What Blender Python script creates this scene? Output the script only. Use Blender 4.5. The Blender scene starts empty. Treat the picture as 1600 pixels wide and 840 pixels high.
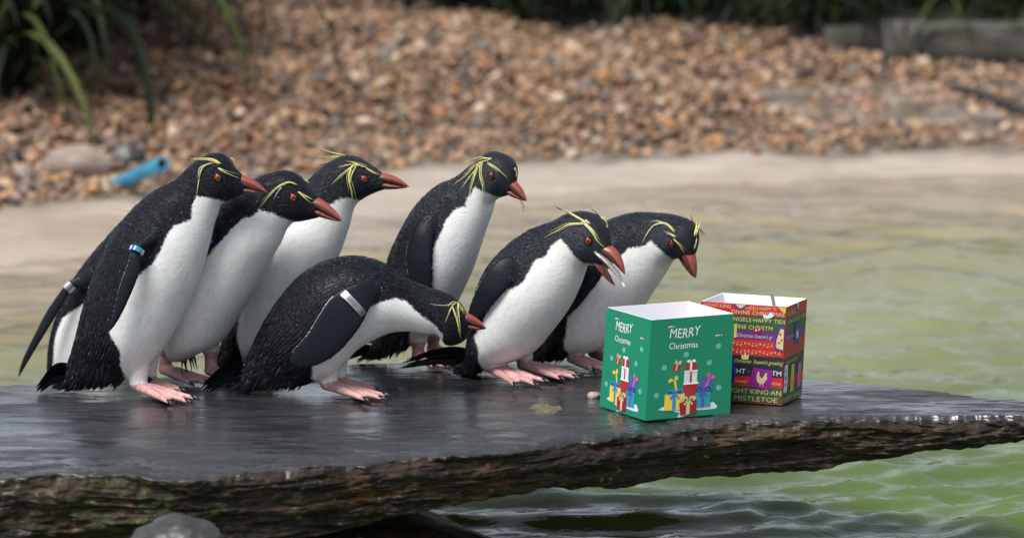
import bpy, math, random
import numpy as np
from mathutils import Vector, Matrix
from mathutils.bvhtree import BVHTree
from mathutils.kdtree import KDTree

random.seed(7); RNG = np.random.default_rng(7)
R = math.radians
scene = bpy.context.scene
COL = scene.collection

# ------------------------------------------------------------------ camera, sky, sun, exposure
CAM = np.array([0.0, -9.84, 1.786]); PITCH = R(9.0); FPX = 8000.0
cd = bpy.data.cameras.new('camera'); cam = bpy.data.objects.new('camera', cd); COL.objects.link(cam)
cam.location = CAM; cam.rotation_euler = (R(90) - PITCH, 0, 0)
cd.sensor_width = 36.0; cd.lens = FPX * 36.0 / 1600.0; cd.clip_start = 0.1; cd.clip_end = 2000
cd.dof.use_dof = True; cd.dof.focus_distance = 9.85; cd.dof.aperture_fstop = 3.8
scene.camera = cam

SUN_EL, SUN_AZ = R(58), R(218)          # soft light from behind the photographer's left shoulder
w = bpy.data.worlds.new('World'); scene.world = w; w.use_nodes = True
nt = w.node_tree; nt.nodes.clear()
out = nt.nodes.new('ShaderNodeOutputWorld'); bg = nt.nodes.new('ShaderNodeBackground')
sky = nt.nodes.new('ShaderNodeTexSky'); sky.sky_type = 'NISHITA'; sky.sun_disc = False
sky.sun_elevation = SUN_EL; sky.sun_rotation = SUN_AZ; sky.dust_density = 1.2; sky.air_density = 1.0; sky.ozone_density = 1.0
hs = nt.nodes.new('ShaderNodeHueSaturation'); hs.inputs['Saturation'].default_value = 0.43
nt.links.new(sky.outputs[0], hs.inputs['Color']); nt.links.new(hs.outputs[0], bg.inputs['Color'])
bg.inputs['Strength'].default_value = 0.095
nt.links.new(bg.outputs[0], out.inputs['Surface'])
sd = bpy.data.lights.new('sun', 'SUN'); sd.energy = 3.0; sd.angle = R(26); sd.color = (1.0, 0.96, 0.9)
sun = bpy.data.objects.new('sun', sd); COL.objects.link(sun)
sdir = Vector((math.sin(SUN_AZ) * math.cos(SUN_EL), math.cos(SUN_AZ) * math.cos(SUN_EL), math.sin(SUN_EL)))
sun.rotation_euler = sdir.to_track_quat('Z', 'Y').to_euler()
scene.view_settings.view_transform = 'Standard'; scene.view_settings.look = 'None'
scene.view_settings.exposure = 0.66; scene.view_settings.gamma = 1.0
scene.render.engine = 'CYCLES'

# ------------------------------------------------------------------ measuring: pixel of the photograph -> a place in the world
FWD = np.array([0, math.cos(PITCH), -math.sin(PITCH)]); UPV = np.array([0, math.sin(PITCH), math.cos(PITCH)])
def ray(px, py):
    return FWD + np.array([1., 0, 0]) * (px - 800) / FPX + UPV * (420 - py) / FPX
def on_z(px, py, z=0.0):
    d = ray(px, py); return CAM + d * (z - CAM[2]) / d[2]
def on_y(px, py, y):
    d = ray(px, py); return CAM + d * (y - CAM[1]) / d[1]
def on_plane(px, py, p0, n):
    d = ray(px, py); return CAM + d * (np.dot(p0 - CAM, n) / np.dot(d, n))
def proj(P):
    P = np.asarray(P) - CAM; z = P @ FWD
    return np.stack([800 + FPX * P[..., 0] / z, 420 - FPX * (P @ UPV) / z], -1)

# ------------------------------------------------------------------ noise
_perm = RNG.permutation(256); _perm = np.concatenate([_perm, _perm, _perm])
_grad = RNG.normal(size=(256, 3)); _grad /= np.linalg.norm(_grad, axis=1)[:, None]
def perlin(x, y, z=0.0):
    x, y, z = np.broadcast_arrays(np.asarray(x, float), np.asarray(y, float), np.asarray(z, float))
    xi, yi, zi = np.floor(x).astype(int), np.floor(y).astype(int), np.floor(z).astype(int)
    xf, yf, zf = x - xi, y - yi, z - zi
    f = lambda t: t * t * t * (t * (t * 6 - 15) + 10)
    u, v, q = f(xf), f(yf), f(zf); r = 0
    for i in (0, 1):
        for j in (0, 1):
            for k in (0, 1):
                g = _grad[_perm[_perm[_perm[(xi + i) & 255] + ((yi + j) & 255)] + ((zi + k) & 255)]]
                dot = g[..., 0] * (xf - i) + g[..., 1] * (yf - j) + g[..., 2] * (zf - k)
                r = r + dot * (u if i else 1 - u) * (v if j else 1 - v) * (q if k else 1 - q)
    return r * 1.5
def fbm(x, y, z=0.0, o=4):
    s = 0; a = 1.0
    for k in range(o):
        s = s + a * perlin(np.asarray(x) * 2**k + 17 * k, np.asarray(y) * 2**k + 5 * k, np.asarray(z) * 2**k); a *= .5
    return s
def smooth01(t):
    t = np.clip(t, 0, 1); return t * t * (3 - 2 * t)

# ------------------------------------------------------------------ materials
MATS = {}
class NT:
    def __init__(s, name):
        s.m = bpy.data.materials.new(name); s.m.use_nodes = True; s.t = s.m.node_tree; s.b = s.t.nodes['Principled BSDF']; MATS[name] = s.m
    def n(s, typ, **kw):
        o = s.t.nodes.new(typ)
        for k, v in kw.items():
            if k in o.inputs.keys(): s.set(o.inputs[k], v)
            else: setattr(o, k, v)
        return o
    def set(s, i, v):
        if isinstance(v, bpy.types.NodeSocket): s.t.links.new(v, i)
        else: i.default_value = v
    def inp(s, k, v): s.set(s.b.inputs[k], v)
    def attr(s, name): return s.n('ShaderNodeAttribute', attribute_name=name)
    def math(s, op, a, b=0.0, c=0.0, clamp=False):
        o = s.t.nodes.new('ShaderNodeMath'); o.operation = op; o.use_clamp = clamp
        s.set(o.inputs[0], a); s.set(o.inputs[1], b); s.set(o.inputs[2], c); return o.outputs[0]
    def noise(s, vec, scale, detail=4, rough=.55, dist=0.0):
        return s.n('ShaderNodeTexNoise', Vector=vec, Scale=scale, Detail=detail, Roughness=rough, Distortion=dist).outputs['Fac']
    def mapping(s, vec, sc=(1, 1, 1), loc=(0, 0, 0), rot=(0, 0, 0)):
        return s.n('ShaderNodeMapping', Vector=vec, Scale=sc, Location=loc, Rotation=rot).outputs[0]
    def mix(s, f, a, b, bt='MIX'):
        o = s.t.nodes.new('ShaderNodeMix'); o.data_type = 'RGBA'; o.blend_type = bt
        s.set(o.inputs[0], f); s.set(o.inputs[6], a); s.set(o.inputs[7], b); return o.outputs[2]
    def ramp(s, f, *st):
        o = s.t.nodes.new('ShaderNodeValToRGB'); s.set(o.inputs[0], f); e = o.color_ramp.elements
        while len(e) < len(st): e.new(0.5)
        for q, (p, c) in zip(e, st):
            q.position = p; q.color = (c, c, c, 1) if isinstance(c, (int, float)) else (*c[:3], 1)
        return o.outputs[0]
    def bump(s, h, strength=.5, dist=.002, normal=None):
        o = s.n('ShaderNodeBump', Height=h, Strength=strength, Distance=dist)
        if normal is not None: s.set(o.inputs['Normal'], normal)
        return o.outputs[0]
    def obj(s): return s.n('ShaderNodeTexCoord').outputs['Object']
    def pos(s): return s.n('ShaderNodeNewGeometry').outputs['Position']
def c4(r, g, b): return (r, g, b, 1)

def plain(name, col, rough=.6, var=.15, scale=30, spec=.5, bump=0.0):
    N = NT(name); v = N.noise(N.pos(), scale, 5)
    lo = tuple(c * (1 - var) for c in col); hi = tuple(min(1, c * (1 + var)) for c in col)
    N.inp('Base Color', N.ramp(v, (.3, lo), (.7, hi))); N.inp('Roughness', rough); N.inp('Specular IOR Level', spec)
    if bump: N.inp('Normal', N.bump(v, bump, .002))
    return N.m

# penguin body: black back / white front from a traced line, pink feet, fine feather relief along the lie of the plumage
N = NT('penguin_body')
flow = N.attr('flow').outputs['Vector']
wsd = N.attr('white_edge').outputs['Fac']; pink = N.attr('pink').outputs['Fac']; sole = N.attr('sole').outputs['Fac']; rim = N.attr('rim').outputs['Fac']; flip = N.attr('flip').outputs['Fac']; cheek = N.attr('cheek').outputs['Fac']
fl = N.mapping(flow, (70, 420, 1)); fn = N.noise(fl, 1.0, 4, .68)
fl2 = N.mapping(flow, (110, 260, 1)); vor = N.n('ShaderNodeTexVoronoi', Vector=fl2, Scale=1.0, Randomness=.85).outputs['Distance']
wn = N.noise(N.mapping(flow, (90, 330, 1)), 1.0, 2)
edge = N.math('ADD', wsd, N.math('MULTIPLY', N.math('SUBTRACT', wn, .5), 9.0))
white = N.math('SMOOTHSTEP', edge, -1.2, 1.6) if False else N.math('MULTIPLY_ADD', edge, .35, .5, clamp=True)
blk = N.ramp(fn, (.35, (.0045, .005, .008)), (.6, (.013, .0145, .022)), (.8, (.036, .039, .055)))
blk = N.mix(cheek, blk, c4(.046, .050, .066))
blk = N.mix(flip, blk, c4(.010, .0115, .018))
wcol = N.ramp(N.noise(N.mapping(flow, (40, 120, 1)), 1.0, 4), (.3, (.66, .665, .67)), (.55, (.75, .755, .76)), (.75, (.79, .795, .80)))
stain = N.noise(N.pos(), 14.0, 3)
wcol = N.mix(N.ramp(stain, (.5, 0.0), (.75, .35)), wcol, c4(.62, .58, .50))
c = N.mix(white, blk, wcol)
c = N.mix(rim, c, c4(.7, .7, .7))
pn = N.noise(N.pos(), 90, 4)
pk = N.ramp(pn, (.3, (.40, .19, .185)), (.7, (.60, .37, .36)))
c = N.mix(pink, c, pk); c = N.mix(sole, c, c4(.012, .011, .012))
N.inp('Base Color', c)
N.inp('Roughness', N.math('ADD', .36, N.math('MULTIPLY', white, .26)))
N.inp('Specular IOR Level', N.math('ADD', .13, N.math('MULTIPLY', pink, .3)))
hgt = N.math('ADD', N.math('MULTIPLY', fn, 1.0), N.math('MULTIPLY', vor, .8))
amt = N.math('MULTIPLY', N.math('SUBTRACT', 1.0, N.math('MULTIPLY', flip, .75)), N.math('SUBTRACT', 1.0, N.math('MULTIPLY', white, .80)))
hgt = N.math('MULTIPLY', hgt, amt)
hgt = N.math('ADD', hgt, N.math('MULTIPLY', N.math('MULTIPLY', pn, pink), .8))
N.inp('Normal', N.bump(hgt, 1.0, .0022))
N = NT('penguin_feather')
fv = N.attr('tint').outputs['Fac']
N.inp('Base Color', N.ramp(fv, (0.0, (.004, .0043, .0065)), (.75, (.012, .013, .019)), (1.0, (.042, .044, .058)))); N.inp('Roughness', .44); N.inp('Specular IOR Level', .16)
plain('white_feather', (.74, .75, .76), .7, .06, 60)
plain('crest_yellow', (.56, .53, .20), .55, .25, 120)
plain('crest_pale', (.50, .47, .30), .55, .3, 120)
plain('crest_dark', (.05, .045, .03), .5, .3, 120)
plain('water_drop', (.55, .56, .58), .06, .05, 50, 1.0)
plain('claw_black', (.015, .013, .012), .35, .3, 80)
plain('iris_red', (.33, .036, .012), .18, .2, 300)
plain('iris_dark', (.17, .012, .008), .18, .2, 300)
plain('pupil', (.004, .004, .004), .08, .0, 10)
N = NT('bill')
ang = N.attr('bill_angle').outputs['Fac']; nz = N.noise(N.pos(), 160, 4)
col = N.ramp(ang, (0.0, (.30, .058, .042)), (.30, (.30, .075, .058)), (.36, (.022, .008, .007)), (.45, (.085, .026, .022)), (.8, (.19, .070, .055)), (1.0, (.03, .010, .008)))
N.inp('Base Color', N.mix(N.ramp(nz, (.35, 0.0), (.75, .55)), col, c4(.13, .035, .028))); N.inp('Roughness', .34); N.inp('Normal', N.bump(nz, .35, .001))
N = NT('bill_lower'); nz = N.noise(N.pos(), 150, 4)
N.inp('Base Color', N.ramp(nz, (.3, (.05, .014, .011)), (.5, (.15, .040, .028)), (.7, (.22, .085, .06)))); N.inp('Roughness', .36)
plain('mouth_skin', (.42, .30, .26), .45, .25, 120)
N = NT('fish_silver'); nz = N.noise(N.mapping(N.obj(), (1, 1, 3)), 120, 3)
N.inp('Base Color', N.ramp(nz, (.3, (.20, .175, .165)), (.7, (.42, .37, .34)))); N.inp('Metallic', .45); N.inp('Roughness', .28)
plain('band_metal', (.30, .30, .31), .42, .15, 90); MATS['band_metal'].node_tree.nodes['Principled BSDF'].inputs['Metallic'].default_value = .75
plain('band_mark', (.10, .10, .11), .5, .1, 50)
for nm, cc in (('bead_blue', (.02, .12, .62)), ('bead_white', (.75, .75, .75)), ('bead_green', (.03, .33, .16)), ('bead_orange', (.60, .30, .12))): plain(nm, cc, .25, .06, 60)

# wet slate slab
N = NT('slate'); p = N.pos(); fc = N.attr('face').outputs['Fac']
g = N.mapping(p, (3.0, 16.0, 16.0), rot=(0, 0, .06)); gr = N.noise(g, 3.0, 8, .62, .6)
big = N.noise(N.mapping(p, (1.0, 2.2, 1)), 2.6, 5, .6); fine = N.noise(N.mapping(p, (1, 3, 3)), 55, 5, .65)
top = N.ramp(gr, (.3, (.013, .014, .017)), (.55, (.028, .030, .035)), (.75, (.052, .053, .058)))
top = N.mix(N.ramp(big, (.52, 0.0), (.7, .55)), top, c4(.040, .034, .029))
st = N.noise(N.mapping(p, (3.2, 3, 17)), 2.6, 9, .68, 1.2); st2 = N.noise(N.mapping(p, (3.0, 3, 9)), 3.0, 7, .65, .6)
face = N.ramp(st, (.35, (.004, .0033, .003)), (.48, (.017, .012, .008)), (.62, (.048, .030, .017)), (.76, (.095, .064, .038)))
face = N.mix(N.ramp(st2, (.58, 0.0), (.74, .8)), face, c4(.16, .070, .022))
face = N.mix(N.ramp(N.noise(p, 34, 5, .6), (.64, 0.0), (.7, .75)), face, c4(.17, .155, .125))
moss = N.attr('moss').outputs['Fac']; mn = N.noise(p, 24, 6, .65)
mm = N.math('MULTIPLY', N.ramp(N.math('ADD', mn, N.math('MULTIPLY', moss, .22)), (.66, 0.0), (.78, .85)), moss)
face = N.mix(mm, face, N.ramp(N.noise(p, 90, 4), (.3, (.012, .018, .004)), (.7, (.060, .075, .014))))
lich = N.math('MULTIPLY', N.ramp(N.noise(p, 60, 3), (.66, 0.0), (.70, 1.0)), N.ramp(N.noise(p, 7, 2), (.5, 0.0), (.62, 1.0)))
face = N.mix(N.math('MULTIPLY', lich, .8), face, c4(.16, .17, .12))
ck = N.noise(N.mapping(p, (1.3, 5.5, 4), rot=(0, 0, .12)), 2.4, 6, .6, 1.4); ck2 = N.noise(p, 3.1, 2)
crack = N.math('MULTIPLY', N.ramp(N.math('ABSOLUTE', N.math('SUBTRACT', ck, .5)), (0.0, 1.0), (.012, 0.0)), N.ramp(ck2, (.42, 0.0), (.58, 1.0)))
top = N.mix(N.math('MULTIPLY', crack, .85), top, c4(.006, .006, .006))
N.inp('Base Color', N.mix(fc, top, face))
wetn = N.noise(N.mapping(p, (1.0, 2.6, 1), rot=(0, 0, .1)), 3.6, 7, .64, .7)
wet = N.ramp(wetn, (.36, .18), (.5, .32), (.66, .52))
N.inp('Roughness', N.math('MAXIMUM', wet, N.math('MULTIPLY', fc, .62))); N.inp('Specular IOR Level', N.math('SUBTRACT', .52, N.math('MULTIPLY', fc, .30)))
film = N.math('MULTIPLY', N.ramp(N.math('ADD', N.math('MULTIPLY', wetn, .75), N.math('MULTIPLY', gr, .25)), (.455, 1.0), (.52, .6), (.59, .06)), N.math('SUBTRACT', 1.0, N.math('MULTIPLY', fc, .85)))
N.inp('Coat Weight', film); N.inp('Coat Roughness', .07); N.inp('Coat IOR', 1.5)
N.inp('Coat Normal', N.bump(N.math('ADD', gr, N.math('MULTIPLY', fine, .2)), .30, .004))
hb = N.math('SUBTRACT', N.math('ADD', N.math('MULTIPLY', gr, 1.1), N.math('MULTIPLY', fine, .35)), N.math('MULTIPLY', crack, .5)); hf = N.math('ADD', st, N.math('MULTIPLY', fine, .5))
N.inp('Normal', N.bump(N.n('ShaderNodeMix', data_type='FLOAT', Factor=fc, A=hb, B=hf).outputs[0], .7, .006))

# pond water: murky green, clear in the shallows over the concrete beach
N = NT('pond_water'); p = N.pos(); dep = N.attr('murk').outputs['Fac']
gd = N.attr('algae').outputs['Fac']; wv = N.noise(N.mapping(p, (1, .6, 1)), 1.6, 4)
N.inp('Base Color', N.mix(gd, N.ramp(wv, (.35, (.205, .215, .125)), (.65, (.29, .30, .185))), N.ramp(wv, (.35, (.040, .078, .014)), (.65, (.085, .135, .030)))))
N.inp('Roughness', .07); N.inp('IOR', 1.33); N.inp('Specular IOR Level', .5)
h = N.math('ADD', N.noise(N.mapping(p, (1, 1.6, 1)), 16, 3), N.math('MULTIPLY', N.noise(N.mapping(p, (1, 1.7, 1)), 46, 2), .22))
bn = N.bump(h, N.math('SUBTRACT', .5, N.math('MULTIPLY', gd, .28)), .010); N.inp('Normal', bn)
tr = N.n('ShaderNodeBsdfTransparent', Color=N.ramp(dep, (0.0, (1, 1, 1)), (.05, (.95, .95, .88)), (.25, (.78, .82, .62)))); gl = N.n('ShaderNodeBsdfGlossy', Roughness=.06, Normal=bn)
fr = N.n('ShaderNodeFresnel', IOR=1.33, Normal=bn)
ms = N.n('ShaderNodeMixShader'); N.set(ms.inputs[0], fr.outputs[0]); N.set(ms.inputs[1], tr.outputs[0]); N.set(ms.inputs[2], gl.outputs[0])
m2 = N.n('ShaderNodeMixShader'); N.set(m2.inputs[0], dep); N.set(m2.inputs[1], ms.outputs[0]); N.set(m2.inputs[2], N.b.outputs[0])
N.t.links.new(m2.outputs[0], N.t.nodes['Material Output'].inputs['Surface'])

N = NT('pale_concrete'); p = N.pos()
a = N.noise(p, 2.0, 6, .6); b = N.noise(p, 22, 5, .6)
col = N.ramp(a, (.3, (.33, .265, .21)), (.55, (.43, .36, .295)), (.75, (.50, .435, .37)))
col = N.mix(N.ramp(N.noise(N.mapping(p, (1, 3, 1)), 5, 6, .65, .6), (.45, 0.0), (.7, .75)), col, c4(.24, .195, .15))
est = N.attr('edge_stain').outputs['Fac']; col = N.mix(N.math('MULTIPLY', est, N.ramp(N.noise(p, 9, 5, .65), (.3, .2), (.6, 1.0))), col, c4(.055, .040, .020))
N.inp('Base Color', N.mix(N.ramp(b, (.5, 0.0), (.8, .4)), col, c4(.25, .21, .17))); N.inp('Roughness', .42); N.inp('Normal', N.bump(b, .3, .004))
N = NT('gravel_stone'); tint = N.attr('tint').outputs['Color']
nz = N.noise(N.pos(), 60, 4); N.inp('Base Color', N.mix(N.ramp(nz, (.3, .0), (.8, .5)), tint, N.mix(.5, tint, c4(.10, .07, .05)))); N.inp('Roughness', .55)
plain('gravel_bed', (.13, .078, .045), .8, .4, 40)
plain('shaded_soil', (.012, .010, .008), .9, .4, 20)  # soil with the deep shade under the plants put into its colour
plain('grass_ground', (.05, .07, .025), .9, .3, 6)
N = NT('grey_boulder'); p = N.pos(); a = N.noise(p, 12, 7, .6); b = N.noise(p, 120, 4)
col = N.ramp(a, (.3, (.022, .023, .024)), (.55, (.052, .053, .052)), (.75, (.11, .107, .10)))
N.inp('Base Color', N.mix(N.ramp(b, (.55, 0.0), (.75, .6)), col, c4(.03, .03, .03))); N.inp('Roughness', .42); N.inp('Normal', N.bump(b, .4, .003))
N = NT('tan_boulder'); p = N.pos(); a = N.noise(p, 9, 6, .6)
N.inp('Base Color', N.ramp(a, (.3, (.20, .15, .12)), (.55, (.33, .26, .22)), (.75, (.42, .36, .32)))); N.inp('Roughness', .6); N.inp('Normal', N.bump(a, .4, .01))
plain('pipe_blue', (.03, .24, .40), .38, .2, 12)
plain('pipe_shade', (.008, .010, .014), .7, .1, 12)  # near-black colour for the shade in the pipe's mouth
N = NT('weathered_timber'); g = N.noise(N.mapping(N.pos(), (2, 12, 20)), 6, 7, .65)
N.inp('Base Color', N.mix(N.ramp(N.noise(N.pos(), 9, 4), (.5, 0.0), (.7, .7)), N.ramp(g, (.3, (.035, .032, .026)), (.7, (.12, .112, .095))), c4(.04, .05, .02))); N.inp('Roughness', .8); N.inp('Normal', N.bump(g, .6, .01))
N = NT('strap_leaf'); v = N.n('ShaderNodeObjectInfo').outputs['Random']
N.inp('Base Color', N.ramp(v, (0.0, (.0035, .008, .003)), (.6, (.007, .016, .004)), (.88, (.022, .040, .009)), (1.0, (.07, .085, .022)))); N.inp('Roughness', .65); N.inp('Specular IOR Level', .2)  # deep shade among the plants is put into these near-black leaf greens
plain('branch_dark', (.03, .025, .028), .7, .3, 20)
plain('paper_white', (.80, .80, .83), .75, .02, 20)
plain('card_green', (.008, .22, .125), .38, .05, 9)
for nm, cc in dict(print_white=(.80, .82, .80), print_snow=(.66, .70, .80), print_flake=(.28, .62, .66), print_red=(.42, .02, .035), print_darkred=(.28, .012, .025), print_yellow=(.80, .56, .06), print_gold=(.62, .48, .26), print_blue=(.04, .24, .55), print_navy=(.012, .06, .24), print_teal=(.02, .32, .38), print_pink=(.62, .10, .36), print_indigo=(.07, .10, .40), print_black=(.02, .02, .025), wrap_red=(.50, .018, .030), wrap_green=(.035, .085, .028), wrap_purple=(.12, .025, .22), wrap_navy=(.018, .018, .042), wrap_dark=(.016, .03, .022), wrap_gold=(.60, .50, .26), wrap_lime=(.45, .50, .06), wrap_magenta=(.22, .015, .22), wrap_blue=(.02, .03, .26), wrap_orange=(.52, .15, .06)).items():
    plain(nm, cc, .42, .05, 40)

# ------------------------------------------------------------------ object helpers
def mesh_data(name, V, F, mat=None, smooth=True):
    me = bpy.data.meshes.new(name); me.from_pydata([tuple(map(float, v)) for v in V], [], [tuple(map(int, f)) for f in F]); me.update()
    if smooth: me.polygons.foreach_set('use_smooth', np.ones(len(me.polygons), bool))
    if mat: me.materials.append(MATS[mat])
    return me
def link(name, me, parent=None, loc=None):
    o = bpy.data.objects.new(name, me); COL.objects.link(o)
    if parent is not None: o.parent = parent
    if loc is not None: o.location = loc
    return o
def tag(o, label=None, cat=None, group=None, kind=None):
    for k, v in (('label', label), ('category', cat), ('group', group), ('kind', kind)):
        if v: o[k] = v
    return o
def thing(name, loc, label, cat, group=None, rotz=0.0):
    o = link(name, None, loc=loc); o.rotation_euler.z = rotz; return tag(o, label, cat, group)
def fattr(me, name, vals, dom='POINT'):
    a = me.attributes.new(name, 'FLOAT', dom); a.data.foreach_set('value', np.asarray(vals, np.float32))
def vattr(me, name, vals):
    a = me.attributes.new(name, 'FLOAT_VECTOR', 'POINT'); a.data.foreach_set('vector', np.asarray(vals, np.float32).ravel())
def cattr(me, name, vals):
    a = me.attributes.new(name, 'FLOAT_COLOR', 'POINT'); a.data.foreach_set('color', np.asarray(vals, np.float32).ravel())
def grid_faces(n, m, wrap=False):
    F = []
    for i in range(n - 1):
        for j in range(m if wrap else m - 1):
            k = (j + 1) % m; F.append((i * m + j, i * m + k, (i + 1) * m + k, (i + 1) * m + j))
    return F
def loft(rings):
    """rings (n, m, 3) closed around, capped at both ends"""
    n, m, _ = rings.shape; V = np.concatenate([rings.reshape(-1, 3), rings[:1].mean(1), rings[-1:].mean(1)])
    F = grid_faces(n, m, True); a, b = n * m, n * m + 1
    F += [(a, (j + 1) % m, j) for j in range(m)] + [(b, (n - 1) * m + j, (n - 1) * m + (j + 1) % m) for j in range(m)]
    return V, F
def spline(pts, n):
    """Catmull-Rom through rows of pts, n samples"""
    P = np.asarray(pts, float); P = np.concatenate([[2 * P[0] - P[1]], P, [2 * P[-1] - P[-2]]]); k = len(P) - 3
    u = np.linspace(0, k - 1e-9, n); i = u.astype(int); t = (u - i)[:, None]
    a, b, c, d = P[i], P[i + 1], P[i + 2], P[i + 3]
    return .5 * (2 * b + (c - a) * t + (2 * a - 5 * b + 4 * c - d) * t**2 + (3 * b - 3 * c + d - a) * t**3)
def tube(path, rad, m=10, flat=1.0, upref=(0, 0, 1)):
    path = np.asarray(path, float); n = len(path); rad = np.broadcast_to(np.asarray(rad, float), (n,)); rings = []
    for i in range(n):
        t = path[min(i + 1, n - 1)] - path[max(i - 1, 0)]; t /= np.linalg.norm(t) + 1e-12
        s = np.cross(t, upref); 
        if np.linalg.norm(s) < 1e-4: s = np.cross(t, (0, 1, 0))
        s /= np.linalg.norm(s); q = np.cross(s, t)
        a = np.linspace(0, 2 * np.pi, m, endpoint=False)
        rings.append(path[i] + rad[i] * (np.outer(np.cos(a), s) + flat * np.outer(np.sin(a), q)))
    return np.array(rings)
ICO = None
def ico_verts():
    import bmesh
    bm = bmesh.new(); bmesh.ops.create_icosphere(bm, subdivisions=1, radius=1.0)
    V = np.array([v.co[:] for v in bm.verts]); F = np.array([[v.index for v in f.verts] for f in bm.faces]); bm.free(); return V, F
def ball(sub=3):
    import bmesh
    bm = bmesh.new(); bmesh.ops.create_icosphere(bm, subdivisions=sub, radius=1.0)
    V = np.array([v.co[:] for v in bm.verts]); F = [[v.index for v in f.verts] for f in bm.faces]; bm.free(); return V, F

# ================================================================== THE SETTING
WZ = -0.30                                   # water level; the slab's top is z = 0
g = link('ground', mesh_data('ground', [(-300, -300, -1.4), (300, -300, -1.4), (300, 300, -1.4), (-300, 300, -1.4)], [(0, 1, 2, 3)], 'grass_ground', False)); tag(g, kind='structure')

# shore: gravel toe and waterline measured in the photograph
toe_px = [(-700, 395), (0, 318), (300, 288), (600, 258), (900, 238), (1200, 230), (1600, 222), (2300, 212)]
TOE = np.array([on_z(x, y, -.255) for x, y in toe_px])
wat_px = [(-700, 480), (0, 408), (300, 378), (600, 332), (900, 302), (1200, 284), (1600, 268), (2300, 250)]
WAT = np.array([on_z(x, y + 4, WZ) for x, y in wat_px])
toeY = lambda x: np.interp(x, TOE[:, 0], TOE[:, 1]); watY = lambda x: np.interp(x, WAT[:, 0], WAT[:, 1]) + .10 * fbm(np.asarray(x) * 1.3, 6.0, 0, 3)

# concrete beach sloping into the pond
nx, ny = 120, 110; xs = np.linspace(-4.5, 4.5, nx); V = []
for x in xs:
    t, wy = toeY(x), watY(x); sl = (-.255 - WZ) / (t - wy)
    for v in np.linspace(-5.6, t - wy + .8, ny):
        z = WZ + sl * v if v > 0 else WZ + sl * v * 1.6
        V.append((x, wy + v, z + .006 * fbm(x * 1.7, v * 2.2, 3.1)))
me = mesh_data('concrete_beach', V, [(a, d, c, b) for a, b, c, d in grid_faces(nx, ny)], 'pale_concrete'); Vn = np.array(V); fattr(me, 'edge_stain', smooth01((Vn[:, 1] - toeY(Vn[:, 0]) + .20 + .10 * fbm(Vn[:, 0] * 2.5, 1.0, 0, 3)) / .16))
o = link('concrete_beach', me); tag(o, kind='structure')

# pond water
xs = np.concatenate([np.linspace(-14, -2.6, 20)[:-1], np.linspace(-2.6, 2.6, 250), np.linspace(2.6, 14, 20)[1:]])
ys = np.concatenate([np.linspace(-12, -2.2, 30)[:-1], np.linspace(-2.2, 6.6, 520)])
X, Y = np.meshgrid(xs, ys, indexing='ij')
def wave(X, Y):
    wx = X + .25 * fbm(X * .8, Y * .8, 9.0, 2); wy = Y + .25 * fbm(X * .8, Y * .8, 4.0, 2)
    h = .022 * fbm(wx * 1.8, wy * 4.0, .3, 2) + .012 * perlin(wx * 4.5, wy * 9.0, 1.7) + .0045 * perlin(wx * 11, wy * 20, 5.1)
    r1 = perlin(wx * 5.0 + 3, wy * 8.5, 2.2); r2 = perlin(wx * 9.0, wy * 14.0, 6.2)
    return h + .010 * (1 - np.abs(r1) * 1.8) ** 2 + .0040 * (1 - np.abs(r2) * 1.8) ** 2
Z = WZ + wave(X, Y) * np.clip((watY(X) - Y) / 1.2 + .30, .12, 1.0) * (1 - .91 * smooth01((.15 - Y) / .6))
V = np.stack([X, Y, Z], -1).reshape(-1, 3)
me = mesh_data('pond_water', V, [(a, d, c, b) for a, b, c, d in grid_faces(len(xs), len(ys))], 'pond_water')
fattr(me, 'algae', smooth01((watY(X) - Y - 1.0 + .3 * fbm(X * 1.2, Y * 1.2, 7.0, 2)) / 4.2).ravel())
fattr(me, 'murk', smooth01(((watY(X) - Y) - .05 + .14 * fbm(X * 1.5, Y * 2.4, 2.0, 3)) / 3.6).ravel())
tag(link('pond_water', me), kind='structure')

# slate slab -----------------------------------------------------
back_px = [(-500, 612), (0, 597), (230, 586), (400, 572), (600, 561), (800, 556), (950, 556), (1100, 568), (1259, 588), (1312, 590), (1383, 599), (1469, 609), (1550, 617), (1600, 623), (1680, 632), (1760, 645)]
front_px = [(-500, 752), (0, 738), (150, 733), (300, 738), (440, 722), (560, 712), (700, 703), (800, 696), (880, 682), (1000, 668), (1150, 652), (1300, 647), (1450, 645), (1560, 643), (1680, 645), (1760, 650)]
foot_px = [(-500, 880), (0, 868), (300, 862), (500, 838), (650, 802), (780, 778), (900, 766), (1000, 756), (1150, 745), (1300, 730), (1450, 708), (1540, 699), (1600, 690), (1680, 680), (1760, 665)]
BK = np.array([on_z(*q) for q in back_px]); FR = np.array([on_z(*q) for q in front_px])
FT = []
for x, y in foot_px:
    c = on_z(x, np.interp(x, [q[0] for q in front_px], [q[1] for q in front_px])); FT.append(on_y(x, y, c[1]))
FT = np.array(FT)
ncol = 900; xs = np.linspace(-1.55, 1.165, ncol)
yb = np.interp(xs, BK[:, 0], BK[:, 1]); yf = np.interp(xs, FR[:, 0], FR[:, 1]); zb = np.interp(xs, FT[:, 0], FT[:, 2])
ker = np.ones(25) / 25; padc = lambda a: np.convolve(np.pad(a, 12, mode='edge'), ker, 'valid')
yb, yf, zb = padc(yb), padc(yf), padc(zb)
yb = yb + .010 * fbm(xs * 6, 2.0, 0, 4); yf = np.minimum(yf + .022 * (1 - .6 * smooth01((xs - .2) / .4)) * fbm(xs * 4.5, 7.0, 0, 3) + .010 * fbm(xs * 28, 3.0, 0, 3), yb - .012); zb = np.minimum(zb + .012 * fbm(xs * 8, 1, 0, 4), -.012)
nT, nF, nU, nK = 150, 70, 14, 12; rows = []; facem = []
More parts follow.
